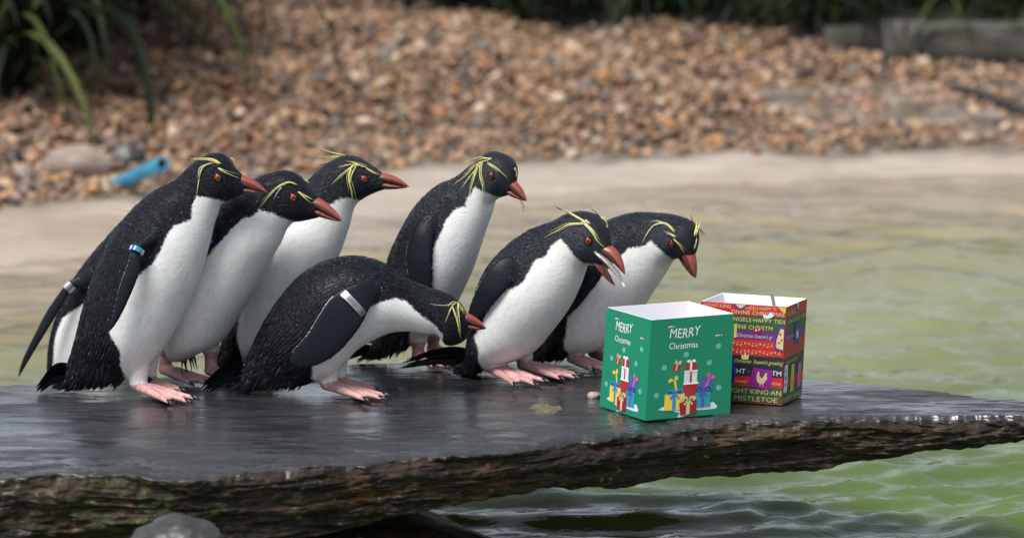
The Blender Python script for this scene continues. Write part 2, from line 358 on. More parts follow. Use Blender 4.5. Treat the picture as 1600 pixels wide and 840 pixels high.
for k in range(nT):
    t = k / (nT - 1); y = yb + (yf - yb) * t
    # shallow cleavage steps, rougher towards the front rim and on the right-hand end
    lay = fbm(xs * 1.6, y * 7.5, 4.0, 5); q = lay * 2.2; fr_ = q - np.floor(q); step = (np.floor(q) + smooth01((fr_ - .78) / .22)) / 2.2
    rgh = .25 + 1.6 * smooth01((t - .62) / .38) * (1 - .6 * smooth01((xs - .3) / .4)) + .45 * smooth01((xs - .35) / .5)
    z = -.0035 + .0042 * rgh * step + .0020 * fbm(xs * 9, y * 42, 8.0, 3) * (rgh + .2) - .0006 * rgh
    z = z - .007 * smooth01((t - .95) / .05) ** 2 * (1.0 + .9 * fbm(xs * 3.1, y * 30, 1.0, 5))
    if k < 3: z = z - (.010, .004, .001)[k]
    rows.append(np.stack([xs, y, np.minimum(z, .004)], -1)); facem.append(np.full(ncol, smooth01((t - .975) / .025) * .5))
ztop = rows[-1][:, 2]; yfe = rows[-1][:, 1]; yfs = np.convolve(np.pad(yfe, 40, mode='edge'), np.ones(81) / 81, 'valid')
for k in range(1, nF):
    t = k / (nF - 1); z = ztop + (zb - ztop) * t
    wz = z + .012 * fbm(xs * 3.0, z * 6, 2.0, 3); s = fbm(xs * 3.2, wz * 30, 11.0, 4); q = s * 2.4; s2 = (np.floor(q) + smooth01((q - np.floor(q) - .55) / .45)) / 2.4
    chunk = fbm(xs * 7.5, z * 16, 21.0, 4)
    kf = float(smooth01(t * 5)); y = yfe * (1 - kf) + yfs * kf - .006 * math.sin(t * math.pi) + .015 * s2 * smooth01(t * 5) + .012 * chunk * smooth01(t * 4) + .005 * fbm(xs * 40, z * 55, 5.0, 3) + .018 * t * t
    y = np.minimum(y, yb - .004)
    rows.append(np.stack([xs, y, z], -1)); facem.append(np.full(ncol, min(1, .5 + t * 6)))
ye, ze = rows[-1][:, 1], rows[-1][:, 2]
for k in range(1, nU):
    t = k / (nU - 1); rows.append(np.stack([xs, ye + (yb - .004 - ye) * t, ze + .02 * t + .01 * fbm(xs * 5, ye + t, 6.0, 3) * math.sin(t * math.pi)], -1)); facem.append(np.ones(ncol))
ye, ze = rows[-1][:, 1], rows[-1][:, 2]
for k in range(1, nK):
    t = k / nK; rows.append(np.stack([xs, yb + .008 * fbm(xs * 5, t * 3, 2.0, 3) * math.sin(t * math.pi), ze + (rows[0][:, 2] - ze) * t], -1)); facem.append(np.ones(ncol))
rings = np.stack(rows, 1)                       # (ncol, nrow, 3)
V, F = loft(rings); me = mesh_data('slate_slab', V, F, 'slate')
fm = np.stack(facem, 1).ravel(); fattr(me, 'face', np.concatenate([fm, [1, 1]]))
pj = proj(V); mossv = np.clip(1 - np.abs(pj[:, 0] - 190) / 380, 0, 1) * .9 + np.clip(1 - np.abs(pj[:, 0] - 1230) / 200, 0, 1) * .35
fattr(me, 'moss', mossv)
tag(link('slate_slab', me), 'huge wet slate slab jutting out over the green pond', 'rock slab')
SLAB = BVHTree.FromPolygons([Vector(v) for v in V], F)
def slab_z(x, y):
    h = SLAB.ray_cast(Vector((x, y, 1)), Vector((0, 0, -1))); return h[0].z if h[0] is not None else 0.0

def rock(name, loc, size, seed, mat, rough=.18, sub=4, flatb=True, label='', cat='rock', group=None, rz=0.0):
    V, F = ball(sub); n = fbm(V[:, 0] * 1.1 + seed, V[:, 1] * 1.1, V[:, 2] * 1.1, 4)
    V = V * (1 + rough * n)[:, None]; ca, sa = math.cos(rz), math.sin(rz); V = V * np.array(size)
    V = np.stack([V[:, 0] * ca - V[:, 1] * sa, V[:, 0] * sa + V[:, 1] * ca, V[:, 2]], -1)
    o = link(name, mesh_data(name, V, F, mat), loc=loc); return tag(o, label, cat, group)

# footing rocks that carry the slab, boulder in front, lower ledge behind
rock('footing_rock', (-.75, -.38, -.36), (.85, .36, .245), 3.3, 'slate', .10, 5, label='dark rock mass carrying the landward end of the slate slab', cat='rock')
rock('ledge_rock', (-.80, .52, -.30), (.22, .18, .215), 5.1, 'slate', .03, 5, label='low dark ledge behind the slab under the half hidden penguin', cat='rock')
for o in list(COL.objects):
    if o.name in ('footing_rock', 'ledge_rock'): fattr(o.data, 'face', np.ones(len(o.data.vertices))); fattr(o.data, 'moss', np.full(len(o.data.vertices), .25))
c = on_y(276, 838, -1.10)
rock('grey_boulder', (c[0], -1.10, c[2] - .03), (.088, .085, .066), 8.4, 'grey_boulder', .16, 5, label='rounded grey boulder half in the water before the mossy slab face', cat='boulder', rz=.4)
c = on_y(255, 930, -1.12)
rock('sunken_boulder', (c[0] + .01, -1.10, -.36), (.16, .13, .16), 2.4, 'grey_boulder', .10, 4, label='larger sunken boulder under the rounded grey boulder', cat='boulder')

# ================================================================== PENGUINS
def polysd(P, poly):
    """signed distance (px) of points P to closed polygon, positive inside"""
    Q = np.asarray(poly, float); d = np.full(len(P), 1e9); ins = np.zeros(len(P), bool)
    for a, b in zip(Q, np.roll(Q, -1, 0)):
        ab = b - a; t = np.clip(((P - a) @ ab) / (ab @ ab + 1e-9), 0, 1); d = np.minimum(d, np.linalg.norm(P - a - t[:, None] * ab, axis=1))
        c = ((a[1] > P[:, 1]) != (b[1] > P[:, 1])) & (P[:, 0] < (b[0] - a[0]) * (P[:, 1] - a[1]) / (b[1] - a[1] + 1e-12) + a[0]); ins ^= c
    return np.where(ins, d, -d)

def remesh(V, F, voxel, smooth):
    me = bpy.data.meshes.new('tmp'); me.from_pydata([tuple(map(float, v)) for v in V], [], F); o = bpy.data.objects.new('tmp', me); COL.objects.link(o)
    m = o.modifiers.new('r', 'REMESH'); m.mode = 'VOXEL'; m.voxel_size = voxel
    s = o.modifiers.new('s', 'SMOOTH'); s.factor = .5; s.iterations = smooth
    dg = bpy.context.evaluated_depsgraph_get(); r = bpy.data.meshes.new_from_object(o.evaluated_get(dg))
    bpy.data.objects.remove(o); bpy.data.meshes.remove(me); return r

def capsule(a, b, ra, rb, n=10, m=14, flat=1.0):
    a, b = np.asarray(a, float), np.asarray(b, float); L = np.linalg.norm(b - a); u = (b - a) / (L + 1e-9)
    ts, rs = [], []
    for k in range(5): q = math.pi / 2 * (1 - k / 5); ts.append(-ra * math.sin(q) / (L + 1e-9)); rs.append(ra * math.cos(q) + 1e-4)
    for k in range(n): t = k / (n - 1); ts.append(t); rs.append(ra + (rb - ra) * t)
    for k in range(1, 6): q = math.pi / 2 * k / 5; ts.append(1 + rb * math.sin(q) / (L + 1e-9)); rs.append(rb * math.cos(q) + 1e-4)
    return loft(tube([a + u * L * t for t in ts], rs, m, flat))

def penguin(key, st, anchor, byaw, hyaw, white, flips, feet, tail, bill, eye, crest, label, pinkz=.022, cheek=0.0, slate=0.0, z0=0.0, thigh=.030, iris='iris_red', depth=None, tail_len=1.0, body_kind=None):
    byaw, hyaw = R(byaw), R(hyaw)
    A = on_z(anchor[0], anchor[1], z0) if depth is None else np.append(on_y(anchor[0], anchor[1], depth)[:2], z0)
    root = thing('penguin', tuple(A), label, 'penguin', 'rockhopper penguins on the slab')
    st = np.array([[*d, *v, w] for d, v, w in st], float); n = len(st); st[0, 4] *= .66; st[1, 4] *= .80; NS = 200; NA = 72
    S = spline(st, NS); idx = np.linspace(0, n - 1, NS)
    # resample evenly along the middle line
    mid = (S[:, :2] + S[:, 2:4]) / 2; L = np.r_[0, np.cumsum(np.linalg.norm(np.diff(mid, axis=0), axis=1))]
    u = np.linspace(0, L[-1], NS); S = np.stack([np.interp(u, L, S[:, k]) for k in range(5)], -1); idx = np.interp(u, L, idx)
    mid = (S[:, :2] + S[:, 2:4]) / 2
    yaw = byaw + (hyaw - byaw) * (1 - smooth01((idx - 3) / 3.5))
    k0 = int(np.argmin(np.abs(idx - (n - 4)))); Yd = np.zeros(NS)
    nb = np.array([-math.sin(byaw), -math.cos(byaw), 0]); Cn = [None] * NS
    Cn[k0] = on_plane(*mid[k0], A, nb); 
    for rng in (range(k0 - 1, -1, -1), range(k0 + 1, NS)):
        for k in rng:
            pr = Cn[k + 1] if rng.step < 0 else Cn[k - 1]; q = np.array([-math.sin(yaw[k]), -math.cos(yaw[k]), 0]); Cn[k] = on_plane(*mid[k], pr, q)
    rings, cen, nor, aa = [], [], [], []
    al = np.linspace(0, 2 * np.pi, NA, endpoint=False)
    for k in range(NS):
        q = np.array([-math.sin(yaw[k]), -math.cos(yaw[k]), 0])
        D = on_plane(S[k, 0], S[k, 1], Cn[k], q); Vv = on_plane(S[k, 2], S[k, 3], Cn[k], q); c = (D + Vv) / 2; a = np.linalg.norm(D - Vv) / 2; e = (D - Vv) / (2 * a + 1e-9)
        eh = abs(e[0]) / (abs(math.cos(yaw[k])) + 1e-6); wv = S[k, 4]
        a2 = math.sqrt(max(a * a - (wv * math.sin(yaw[k]) * eh) ** 2, (.72 * a) ** 2))
        rings.append(c + a2 * np.outer(np.cos(al), e) + wv * np.outer(np.sin(al), q)); cen.append(c); nor.append(q); aa.append(a2)
    rings, cen, nor, aa = np.array(rings), np.array(cen), np.array(nor), np.array(aa)
    Ls = np.r_[0, np.cumsum(np.linalg.norm(np.diff(cen, axis=0), axis=1))]
    VV, FF = [], []; off = 0; comps = []
    def add(V, F):
        nonlocal off
        VV.append(V); FF.extend([tuple(i + off for i in f) for f in F]); off += len(V)
    V, F = loft(rings); add(V, F)
    src, inf = [rings.reshape(-1, 3)], [np.stack([np.zeros(NS * NA), np.repeat(np.arange(NS), NA), np.tile(al, NS)], -1)]
    # flippers
    def flipper(fl, side):
        P3, Wd, Th = [], [], []
        for (x, y, wpx, v) in spline(fl, 60):
            vv = v if side > 0 else v * .92
            p = on_plane(x, y, A + nb * v, nb); p = p if side > 0 else p - nb * (v + vv)
            P3.append(p); Wd.append(max(wpx, 1.2) / 1640.0)
        P3 = np.array(P3); rg = []; ang = np.linspace(0, 2 * np.pi, 36, endpoint=False)
        for k in range(60):
            t = P3[min(k + 1, 59)] - P3[max(k - 1, 0)]; t /= np.linalg.norm(t); q = np.cross(t, nb); q /= np.linalg.norm(q); nn = np.cross(q, t)
            if q @ np.array([math.cos(byaw), -math.sin(byaw), .15]) < 0: q = -q                      # q points to the leading edge
            th = .0085 * (1 - .62 * k / 59) * min(1, .25 + (59 - k) / 8)
            rg.append(P3[k] + Wd[k] * np.outer(np.cos(ang), q) + th * np.outer(np.sin(ang), nn))
        rg = np.array(rg); V, F = loft(rg); add(V, F); src.append(rg.reshape(-1, 3))
        inf.append(np.stack([np.ones(60 * 36), np.repeat(np.arange(60), 36), np.tile(ang, 60)], -1)); return P3, Wd
    F1 = flipper(flips, 1); flipper(flips, -1)
    # legs and feet
    claws = []
    for (hx, hy, tx, ty) in feet:
        H = on_z(hx, hy, z0); T = on_z(tx, ty, z0); f = T - H; Lf = np.linalg.norm(f); f /= Lf; s = np.array([f[1], -f[0], 0])
        up = np.array([0, 0, 1.0]); ank = H + up * .016 + f * .008
        latb = (H - A) @ nb; hip = ank + up * .070 - nb * latb * .25 - f * .004
        for a, b, ra, rb, fl in ((ank + up * .004, ank + up * pinkz + (hip - ank) * .1, .0125, .0135, 1), (ank + up * (pinkz + .002), hip, .0180, thigh, 1), (hip, hip + up * .03, thigh, thigh, 1)):
            V, F = capsule(a, b, ra, rb); add(V, F); kind = 2 if ra < .0144 else 3
            src.append(V); inf.append(np.stack([np.full(len(V), kind), np.zeros(len(V)), np.zeros(len(V))], -1))
        base = H + f * .004
        for q, (an, ln) in enumerate(((-13, .90), (0, 1.0), (13, .92))):
            d = f * math.cos(R(an)) + s * math.sin(R(an)); tip = base + d * Lf * ln * .87
            kn = base + d * Lf * .5; m = [(base + up * .016, .0120), (base + d * Lf * .22 + up * .0150, .0115), (kn + up * .0118, .0082), (base + d * Lf * .72 * ln + up * .0092, .0066), (tip + up * .0070, .0055)]
            for (a, ra), (b, rb) in zip(m[:-1], m[1:]):
                V, F = capsule(a, b, ra, rb, 5, 12, .85); add(V, F); src.append(V); inf.append(np.stack([np.full(len(V), 2), np.zeros(len(V)), np.zeros(len(V))], -1))
            claws.append((tip + up * .0075, d))
        for an in (-7, 7):                                       # webs
            d = f * math.cos(R(an)) + s * math.sin(R(an)); V, F = capsule(base + up * .010, base + d * Lf * .60 + up * .0055, .010, .0105, 6, 12, .42); add(V, F); src.append(V); inf.append(np.stack([np.full(len(V), 2), np.zeros(len(V)), np.zeros(len(V))], -1))
    allV = np.concatenate(VV); me = remesh(allV - A, FF, .0026, 5); me.name = 'body'
    nv = len(me.vertices); P = np.empty(nv * 3, np.float32); me.vertices.foreach_get('co', P); P = P.reshape(-1, 3).astype(float) + A
    src = np.concatenate(src); inf = np.concatenate(inf)
    kd = KDTree(len(src)); [kd.insert(p, i) for i, p in enumerate(src)]; kd.balance()
    near = np.array([kd.find(p)[1] for p in P]); I = inf[near]; comp = I[:, 0].astype(int)
    kdb = KDTree(NS); [kdb.insert(p, i) for i, p in enumerate(cen)]; kdb.balance()
    ks = np.where(comp == 0, I[:, 1], 0).astype(int)
    rest = np.nonzero(comp != 0)[0]
    for i in rest: ks[i] = kdb.find(P[i])[1]
    lat = np.einsum('ij,ij->i', P - cen[ks], nor[ks]); Q = P - np.where(lat < 0, 2 * lat, 0)[:, None] * nor[ks]
    sdv = polysd(proj(Q), white)
    sdv = np.where(comp == 1, -30, sdv); sdv = np.where(comp == 3, np.maximum(sdv, 6), sdv); sdv = np.where(comp == 2, 20, sdv)
    fattr(me, 'white_edge', sdv)
    zz = P[:, 2] - z0
    pk = np.where(comp == 2, 1.0, 0.0) * smooth01((pinkz + .030 - zz) / .006); pk = np.where((comp == 3) & (zz < pinkz + .016), smooth01((pinkz + .020 - zz) / .005), pk); fattr(me, 'pink', pk)
    so = np.where(comp == 2, smooth01((.0074 - zz) / .003), 0.0); 
    for (hx, hy, tx, ty) in feet:                                # black backs of the heels
        H = on_z(hx, hy, z0); f = on_z(tx, ty, z0) - H; f /= np.linalg.norm(f); a = (P - H) @ f
        so = np.maximum(so, np.where((comp == 2) & (np.linalg.norm((P - H)[:, :2], axis=1) < .045) & (zz < .06), smooth01((.0045 - a) / .005), 0))
    fattr(me, 'sole', so)
    rm = np.where(comp == 1, smooth01((-np.cos(I[:, 2]) - .962) / .03) * (I[:, 1] > 14) * (I[:, 1] < 50), 0.0); fattr(me, 'rim', rm)
    fattr(me, 'flip', (comp == 1) * 1.0)
    fattr(me, 'cheek', np.where((comp == 0), cheek * smooth01((.20 - np.abs(np.clip(ks / NS, 0, 1) - .06)) / .12) * smooth01((np.abs(np.sin(I[:, 2])) - .5) / .4), 0) * (1 - slate) + slate)
    aw = np.minimum(I[:, 2], 2 * np.pi - I[:, 2])
    fl = np.where((comp == 0)[:, None], np.stack([Ls[ks] , aw * np.maximum(aa[ks], .03), lat * 0], -1), np.stack([P[:, 2], P[:, 0] + P[:, 1], P[:, 1]], -1)); vattr(me, 'flow', fl)
    me.materials.append(MATS['penguin_body']); me.polygons.foreach_set('use_smooth', np.ones(len(me.polygons), bool))
    body = link('body', me, root)
    bvh = BVHTree.FromPolygons([Vector(p) for p in P], [tuple(p.vertices) for p in me.polygons])
    def surf(px, py):
        d = Vector(ray(px, py)).normalized(); h = bvh.ray_cast(Vector(CAM), d)
        return (np.array(h[0]), np.array(h[1])) if h[0] is not None else (None, None)
    # plumage: small overlapping feather blades lying towards the tail
    dS = np.gradient(rings, axis=0); FV, FFc, tint = [], [], []
    kk = RNG.integers(16, NS - 4, 14000); jj = RNG.integers(0, NA, 14000)
    pts = rings[kk, jj]; latp = np.einsum('ij,ij->i', pts - cen[kk], nor[kk]); Qp = pts - np.where(latp < 0, 2 * latp, 0)[:, None] * nor[kk]
    sdp = polysd(proj(Qp), white); cnt = 0
    for k, j, p, s_ in zip(kk, jj, pts, sdp):
        if s_ > -3 or cnt > 5200: continue
        area = aa[k] * S[k, 4]
        if RNG.random() > min(1, area / .0045 + .12) * (.45 + .55 * smooth01((idx[k] - (n - 7)) / 3.0)): continue
        h = bvh.find_nearest(Vector(p))
        if h[0] is None or h[3] > .010: continue
        nrm = np.array(h[1]); p = np.array(h[0]); d = dS[k, j] / (np.linalg.norm(dS[k, j]) + 1e-9); d = d - nrm * (d @ nrm); d /= np.linalg.norm(d) + 1e-9
        low = smooth01((idx[k] - (n - 6)) / 4.0); hd = smooth01((5.5 - idx[k]) / 2)
        ln = (.0105 + .014 * low * RNG.random() + .008 * low - .004 * hd) * RNG.uniform(.7, 1.2); wd = (.0011 + .0010 * low - .0003 * hd) * RNG.uniform(.7, 1.3); lift = (.00038 + .0017 * low) * RNG.uniform(.2, 1.5)
        d = d + np.array([0, 0, -.30]) * low * RNG.random(); d /= np.linalg.norm(d)
        sd_ = np.cross(nrm, d); sd_ += nrm * RNG.normal(0, .25); b = len(FV)
        q0 = p - nrm * .0012; q1 = p + d * ln * .5 + nrm * lift; q2 = p + d * ln + nrm * lift * 1.1 + sd_ * RNG.normal(0, .0006)
        FV += [q0 - sd_ * wd * .7, q0 + sd_ * wd * .7, q1 - sd_ * wd, q1 + sd_ * wd, q1 + nrm * .0005, q2]
        FFc += [(b, b + 1, b + 4), (b, b + 4, b + 2), (b + 1, b + 3, b + 4), (b + 2, b + 4, b + 5), (b + 4, b + 3, b + 5)]; tv = RNG.random() ** 2.2; tint += [tv] * 6; cnt += 1
    # ragged fringe under the rump
    for _ in range(420):
        k = int(RNG.integers(int(NS * .80), NS - 3)); j = int(RNG.integers(0, NA)); p = rings[k, j]
        lt = (p - cen[k]) @ nor[k]; Qq = p - (2 * lt if lt < 0 else 0) * nor[k]
        if polysd(proj(Qq[None]), white)[0] > -2: continue
        if math.cos(al[j]) > .3: continue
        d = dS[k, j] / (np.linalg.norm(dS[k, j]) + 1e-9) * .8 + np.array([0, 0, -.85]) + RNG.normal(0, .16, 3); d /= np.linalg.norm(d); ln = RNG.uniform(.012, .034); ln = min(ln, max(.004, p[2] - z0 - .002) / max(.2, -d[2]))
        sd_ = np.cross(d, nor[k]); sd_ = sd_ / (np.linalg.norm(sd_) + 1e-9) + nor[k] * RNG.normal(0, .5); wd = RNG.uniform(.0016, .0034); b = len(FV); p0 = p - d * .006
        FV += [p0 - sd_ * wd, p0 + sd_ * wd, p0 + d * ln * .55 - sd_ * wd * .9, p0 + d * ln * .55 + sd_ * wd * .9, p0 + d * ln * .5 + nor[k] * .0006, p0 + d * (ln + .006)]
        FFc += [(b, b + 1, b + 4), (b, b + 4, b + 2), (b + 1, b + 3, b + 4), (b + 2, b + 4, b + 5), (b + 4, b + 3, b + 5)]; tint += [RNG.random() ** 2.5] * 6
    pm = mesh_data('plumage', np.array(FV) - A, FFc, 'penguin_feather', False); fattr(pm, 'tint', tint)
    tag(link('plumage', pm, root), kind='stuff')
    # stiff tail feathers
    if tail:
        (rx, ry), (tx, ty), spread, nf = tail
        r0 = on_plane(rx, ry, A, nb); t0 = on_plane(tx, ty, A, nb)
        if t0[2] < z0 + .004: t0 = t0 + np.array([0, 0, z0 + .004 - t0[2]])
        ax = t0 - r0; Lt = np.linalg.norm(ax); ax /= Lt; vup = np.cross(nb, ax); vup = vup if vup[2] > 0 else -vup
        nf = int(nf * 1.6)
        for i in range(nf):
            q = (i / (nf - 1) - .5) * 2 if nf > 1 else 0
            jv = RNG.uniform(-1, 1); side = nb * (.020 * q + RNG.normal(0, .004)); ln = (Lt + .02) * (1 - .08 * abs(q) - RNG.uniform(0, .16)); rr = r0 - ax * .02 + nb * .016 * q + vup * (.014 * jv)
            dn = -vup * spread * (.5 + .5 * q) * RNG.uniform(.6, 1.1); e = rr + ax * ln + side + dn * ln
            e[2] = max(e[2], z0 + .0025); m1 = (rr + e) / 2 + vup * .012 * (1 if e[2] < z0 + .02 else .3)
            pth = spline([rr, m1, e], 9); ws = np.array([.0070, .0085, .0092, .0090, .0082, .0070, .0054, .0034, .0006]) * RNG.uniform(.8, 1.1)
            t = ax; sv = nb * .6 + vup * .75; Vt = []
            for pp, w_ in zip(pth, ws): Vt += [pp - sv * w_, pp + vup * .0010, pp + sv * w_, pp - vup * .0008]
            me_ = mesh_data('tail_feather', np.array(Vt) - A, grid_faces(9, 4, True), 'penguin_feather', False); fattr(me_, 'tint', np.full(len(Vt), RNG.random() * .5)); link('tail_feather', me_, root)
    # bill
    hq = nor[6]; hc = cen[6]
    qb = lambda a, b, c, t: (1 - t) ** 2 * np.array(a) + 2 * t * (1 - t) * np.array(b) + t * t * np.array(c)
    def bill_part(name, topf, botf, wid, mat, lo):
        rg = []; an = np.linspace(0, 2 * np.pi, 28, endpoint=False); ts = np.linspace(0, 1, 22) ** .85
        for t in ts:
            a = on_plane(*topf(t), hc, hq); b = on_plane(*botf(t), hc, hq); c = (a + b) / 2; e = (a - b) / 2; w_ = wid * (1 - t ** 1.9) ** .72 + .0007
            cs, sn = np.cos(an), np.sin(an); sn2 = np.sign(sn) * np.abs(sn) ** .85
            rg.append(c + np.outer(cs, e) + w_ * np.outer(sn2 * (1 - .30 * np.clip(cs, 0, 1) if not lo else 1 - .30 * np.clip(-cs, 0, 1)), hq))
        rg = np.array(rg); V, F = loft(rg); m_ = mesh_data(name, V - A, F, mat); av = (1 - np.cos(an)) / 2
        fattr(m_, 'bill_angle', np.concatenate([np.tile(av, 22), [.5, .5]])); return link(name, m_, root)
    if bill.get('open'):
        B = bill; bill_part('upper_bill', lambda t: qb(B['top'], B['tc'], B['tip'], t), lambda t: qb(B['g1'], B['gc'], B['gt'], t), .0155, 'bill', False)
        bill_part('lower_bill', lambda t: qb(B['g2'], B['lc'], B['ltip'], t), lambda t: qb(B['bot'], B['bc'], B['ltip'], t), .0140, 'bill_lower', True)
        bill_part('mouth', lambda t: qb(B['g1'], B['gc'], B['gt'], t * .55), lambda t: qb(B['g2'], B['lc'], B['ltip'], t * .35), .0128, 'mouth_skin', True)
    else:
        top, gape, bot, tip = (np.array(bill[k], float) for k in ('top', 'gape', 'bot', 'tip')); ax = tip - top; Lb = np.linalg.norm(ax); pp = np.array([ax[1], -ax[0]]) / Lb
        k_ = bill.get('bulge', .17); lowt = gape + (tip - gape) * .93 + (bot - top) / np.linalg.norm(bot - top) * 1.0; bx = bot + (tip - bot) * .55 - pp * 2.0
        gm = (gape + tip) / 2 - pp * 1.5
        bill_part('upper_bill', lambda t: qb(top, (top + tip) / 2 + pp * Lb * k_, tip, t), lambda t: qb(gape + (bot - gape) * .10, gm, tip - pp * .3, t), .0128 * bill.get('wide', 1), 'bill', False)
        bill_part('lower_bill', lambda t: qb(gape + (bot - gape) * .12, gm, lowt, t), lambda t: qb(bot + (gape - bot) * .06, bx, lowt + np.array([0, 1.0]), t), .0112 * bill.get('wide', 1), 'bill_lower', True)
    # eyes on both sides of the head
    if eye:
        h, nr = surf(*eye)
        if h is not None:
            ke = kdb.find(h)[1]; sides = [(h, nr)]; lt = (h - cen[ke]) @ nor[ke]; f2 = bvh.find_nearest(Vector(h - 2 * lt * nor[ke])); sides.append((np.array(f2[0]), np.array(f2[1])))
            for p, nr in sides:
                Vb, Fb = ball(3); m = np.array(Vector(nr).to_track_quat('Z', 'Y').to_matrix()); 
                ring = loft(np.array([[p + m @ np.array([r_ * math.cos(a), r_ * math.sin(a), z_]) for a in np.linspace(0, 2 * np.pi, 24, endpoint=False)] for r_, z_ in ((.0085, -.002), (.0080, .0009), (.0066, .0018), (.0055, .0006), (.0050, -.002))]))
                link('eye_ring', mesh_data('eye_ring', ring[0] - A, ring[1], 'pupil'), root)
                e = link('eye', mesh_data('eye', p - A + (Vb * np.array([.0060, .0060, .0030])) @ m.T, Fb, iris), root)
                link('pupil', mesh_data('pupil', p - A + nr * .00165 + (Vb * np.array([.0027, .0027, .0019])) @ m.T, Fb, 'pupil'), e)
    # crest plumes
    for pts_, wpx, mat in crest:
        P3 = []; dep = None
        for (x, y) in spline(pts_, 14) if len(pts_) > 2 else np.array([np.array(pts_[0]) + (np.array(pts_[1]) - np.array(pts_[0])) * t for t in np.linspace(0, 1, 14)]):
            h, nr = surf(x, y)
            if h is not None: q = h + (nr * .0022 + np.array([0, -.0022, 0])); dep = q[1] if dep is None else min(q[1], dep + .006)
            elif dep is None: dep = cen[int(NS * .12)][1]
            q = on_y(x, y, dep); P3.append(q)
        P3 = np.array(P3); t_ = np.linspace(0, 1, 14); VS, FS = [], []
        for q_ in range(1 if wpx < 2.4 else 4):
            wq = wpx * (1.0 if wpx < 2.4 else (.62, .34, .30, .22)[q_]); off_ = np.zeros((14, 3)) if q_ == 0 else np.outer(t_, RNG.normal(0, wpx * .00085, 3)) + np.outer(np.ones(14), RNG.normal(0, wpx * .00030, 3))
            Lq = 1.0 if q_ == 0 else RNG.uniform(.6, 1.0); Pq = np.stack([np.interp(t_ * Lq, t_, (P3 + off_)[:, k]) for k in range(3)], -1)
            wd = wq / 1620 * (np.minimum(1, .45 + t_ * 3) * (1 - t_ ** 2.2) + .05); V, F = loft(tube(Pq, wd, 6, .45, (0, 1, .2))); FS += [tuple(i + sum(map(len, VS)) for i in f) for f in F]; VS.append(V)
        link('crest_plume', mesh_data('crest_plume', np.concatenate(VS) - A, FS, mat), root)
    # droplets of water caught in the plumage
    IV_, IF_ = ico_verts(); DV, DF = [], []
    for _ in range(110):
        k = int(RNG.integers(30, NS - 12)); j = int(RNG.integers(0, NA)); h = bvh.find_nearest(Vector(rings[k, j]))
        if h[0] is None or h[3] > .008: continue
        b = len(DV); r_ = RNG.uniform(.0004, .0009); DV += list(np.array(h[0]) + np.array(h[1]) * r_ * .4 + IV_ * r_); DF += [tuple(i + b for i in f) for f in IF_]
    tag(link('water_drops', mesh_data('water_drops', np.array(DV) - A, DF, 'water_drop'), root), kind='stuff')
    # claws
    for p, d in claws:
        pth = [p - d * .005 + np.array([0, 0, .0012]), p + d * .003 + np.array([0, 0, .0014]), p + d * .010 - np.array([0, 0, .0004]), p + d * .0165 - np.array([0, 0, .0058])]
        V, F = loft(tube(pth, [.0042, .0042, .0030, .0005], 8)); link('claw', mesh_data('claw', V - A, F, 'claw_black'), root)
    return dict(root=root, A=A, flip=F1, nb=nb, surf=surf, bvh=bvh)

def flipper_band(pg, i, mats, name, wide=.0085, thick=1.22, parts=None):
    """a band round the flipper at sample i of its length"""
    P3, W = pg['flip']; p = P3[i]; t = P3[i + 2] - P3[i - 2]; t = t / np.linalg.norm(t); q = np.cross(t, pg['nb']); q /= np.linalg.norm(q); nn = np.cross(q, t)
    a0 = np.linspace(0, 2 * np.pi, 48, endpoint=False); out_ = []
    def arc(a, name, mat, par, k=1.0):
        rg = []
        for s_, o_ in ((-.5, 0), (-.5, .0016), (.5, .0016), (.5, 0)):
            rg.append([p + t * wide * s_ * k + np.cos(x) * q * (W[i] * thick + o_) + np.sin(x) * nn * (.0125 + o_) for x in a])
        rg = np.array(rg); n_ = len(a); V = rg.reshape(-1, 3); F = []
        closed = n_ == 48
        for r_ in range(4):
            for j in range(n_ if closed else n_ - 1): F.append((r_ * n_ + j, r_ * n_ + (j + 1) % n_, ((r_ + 1) % 4) * n_ + (j + 1) % n_, ((r_ + 1) % 4) * n_ + j))
        return link(name, mesh_data(name, V - pg['A'], F, mat, False), par)
    if parts is None: return arc(a0, name, mats[0], pg['root'])
    b = arc(a0, name, mats[0], pg['root'])
    for a1, a2, mt in parts: arc(np.linspace(a1, a2, 10), 'bead', mt, b, 1.12)
    return b

Y_, P_, D_ = 'crest_yellow', 'crest_pale', 'crest_dark'
PG = {}
# half hidden bird behind the first one
PG['A'] = penguin('A', [((268, 335), (264, 352), .014), ((258, 320), (252, 358), .026), ((240, 314), (238, 365), .034), ((222, 318), (228, 372), .036), ((205, 332), (224, 390), .042), ((182, 354), (222, 415), .058), ((152, 385), (218, 445), .072), ((122, 425), (212, 485), .078), ((100, 470), (205, 520), .080), ((87, 512), (195, 555), .080), ((82, 555), (180, 585), .075), ((82, 595), (160, 612), .05), ((90, 618), (130, 622), .02)],
    (150, 612), 34, 34, [(150, 430), (131, 474), (97, 496), (90, 515), (85, 535), (83, 570), (84, 640), (300, 640), (300, 400), (240, 372)],
    [(150, 425, 26, .075), (128, 440, 26, .085), (110, 446, 15, .10), (98, 462, 17, .11), (80, 490, 20, .12), (60, 525, 17, .13), (40, 562, 12, .13), (27, 592, 3, .13)],
    [(140, 622, 196, 632), (160, 616, 215, 625)], None, dict(top=(262, 330), gape=(258, 340), bot=(262, 352), tip=(288, 356)), (246, 334),
    [([(226, 330), (203, 329), (177, 326)], 3.5, Y_), ([(224, 326), (209, 318), (203, 307)], 2.5, P_)],
    'penguin mostly hidden behind another, grey banded flipper stretched out backwards', z0=-.088, depth=.48)
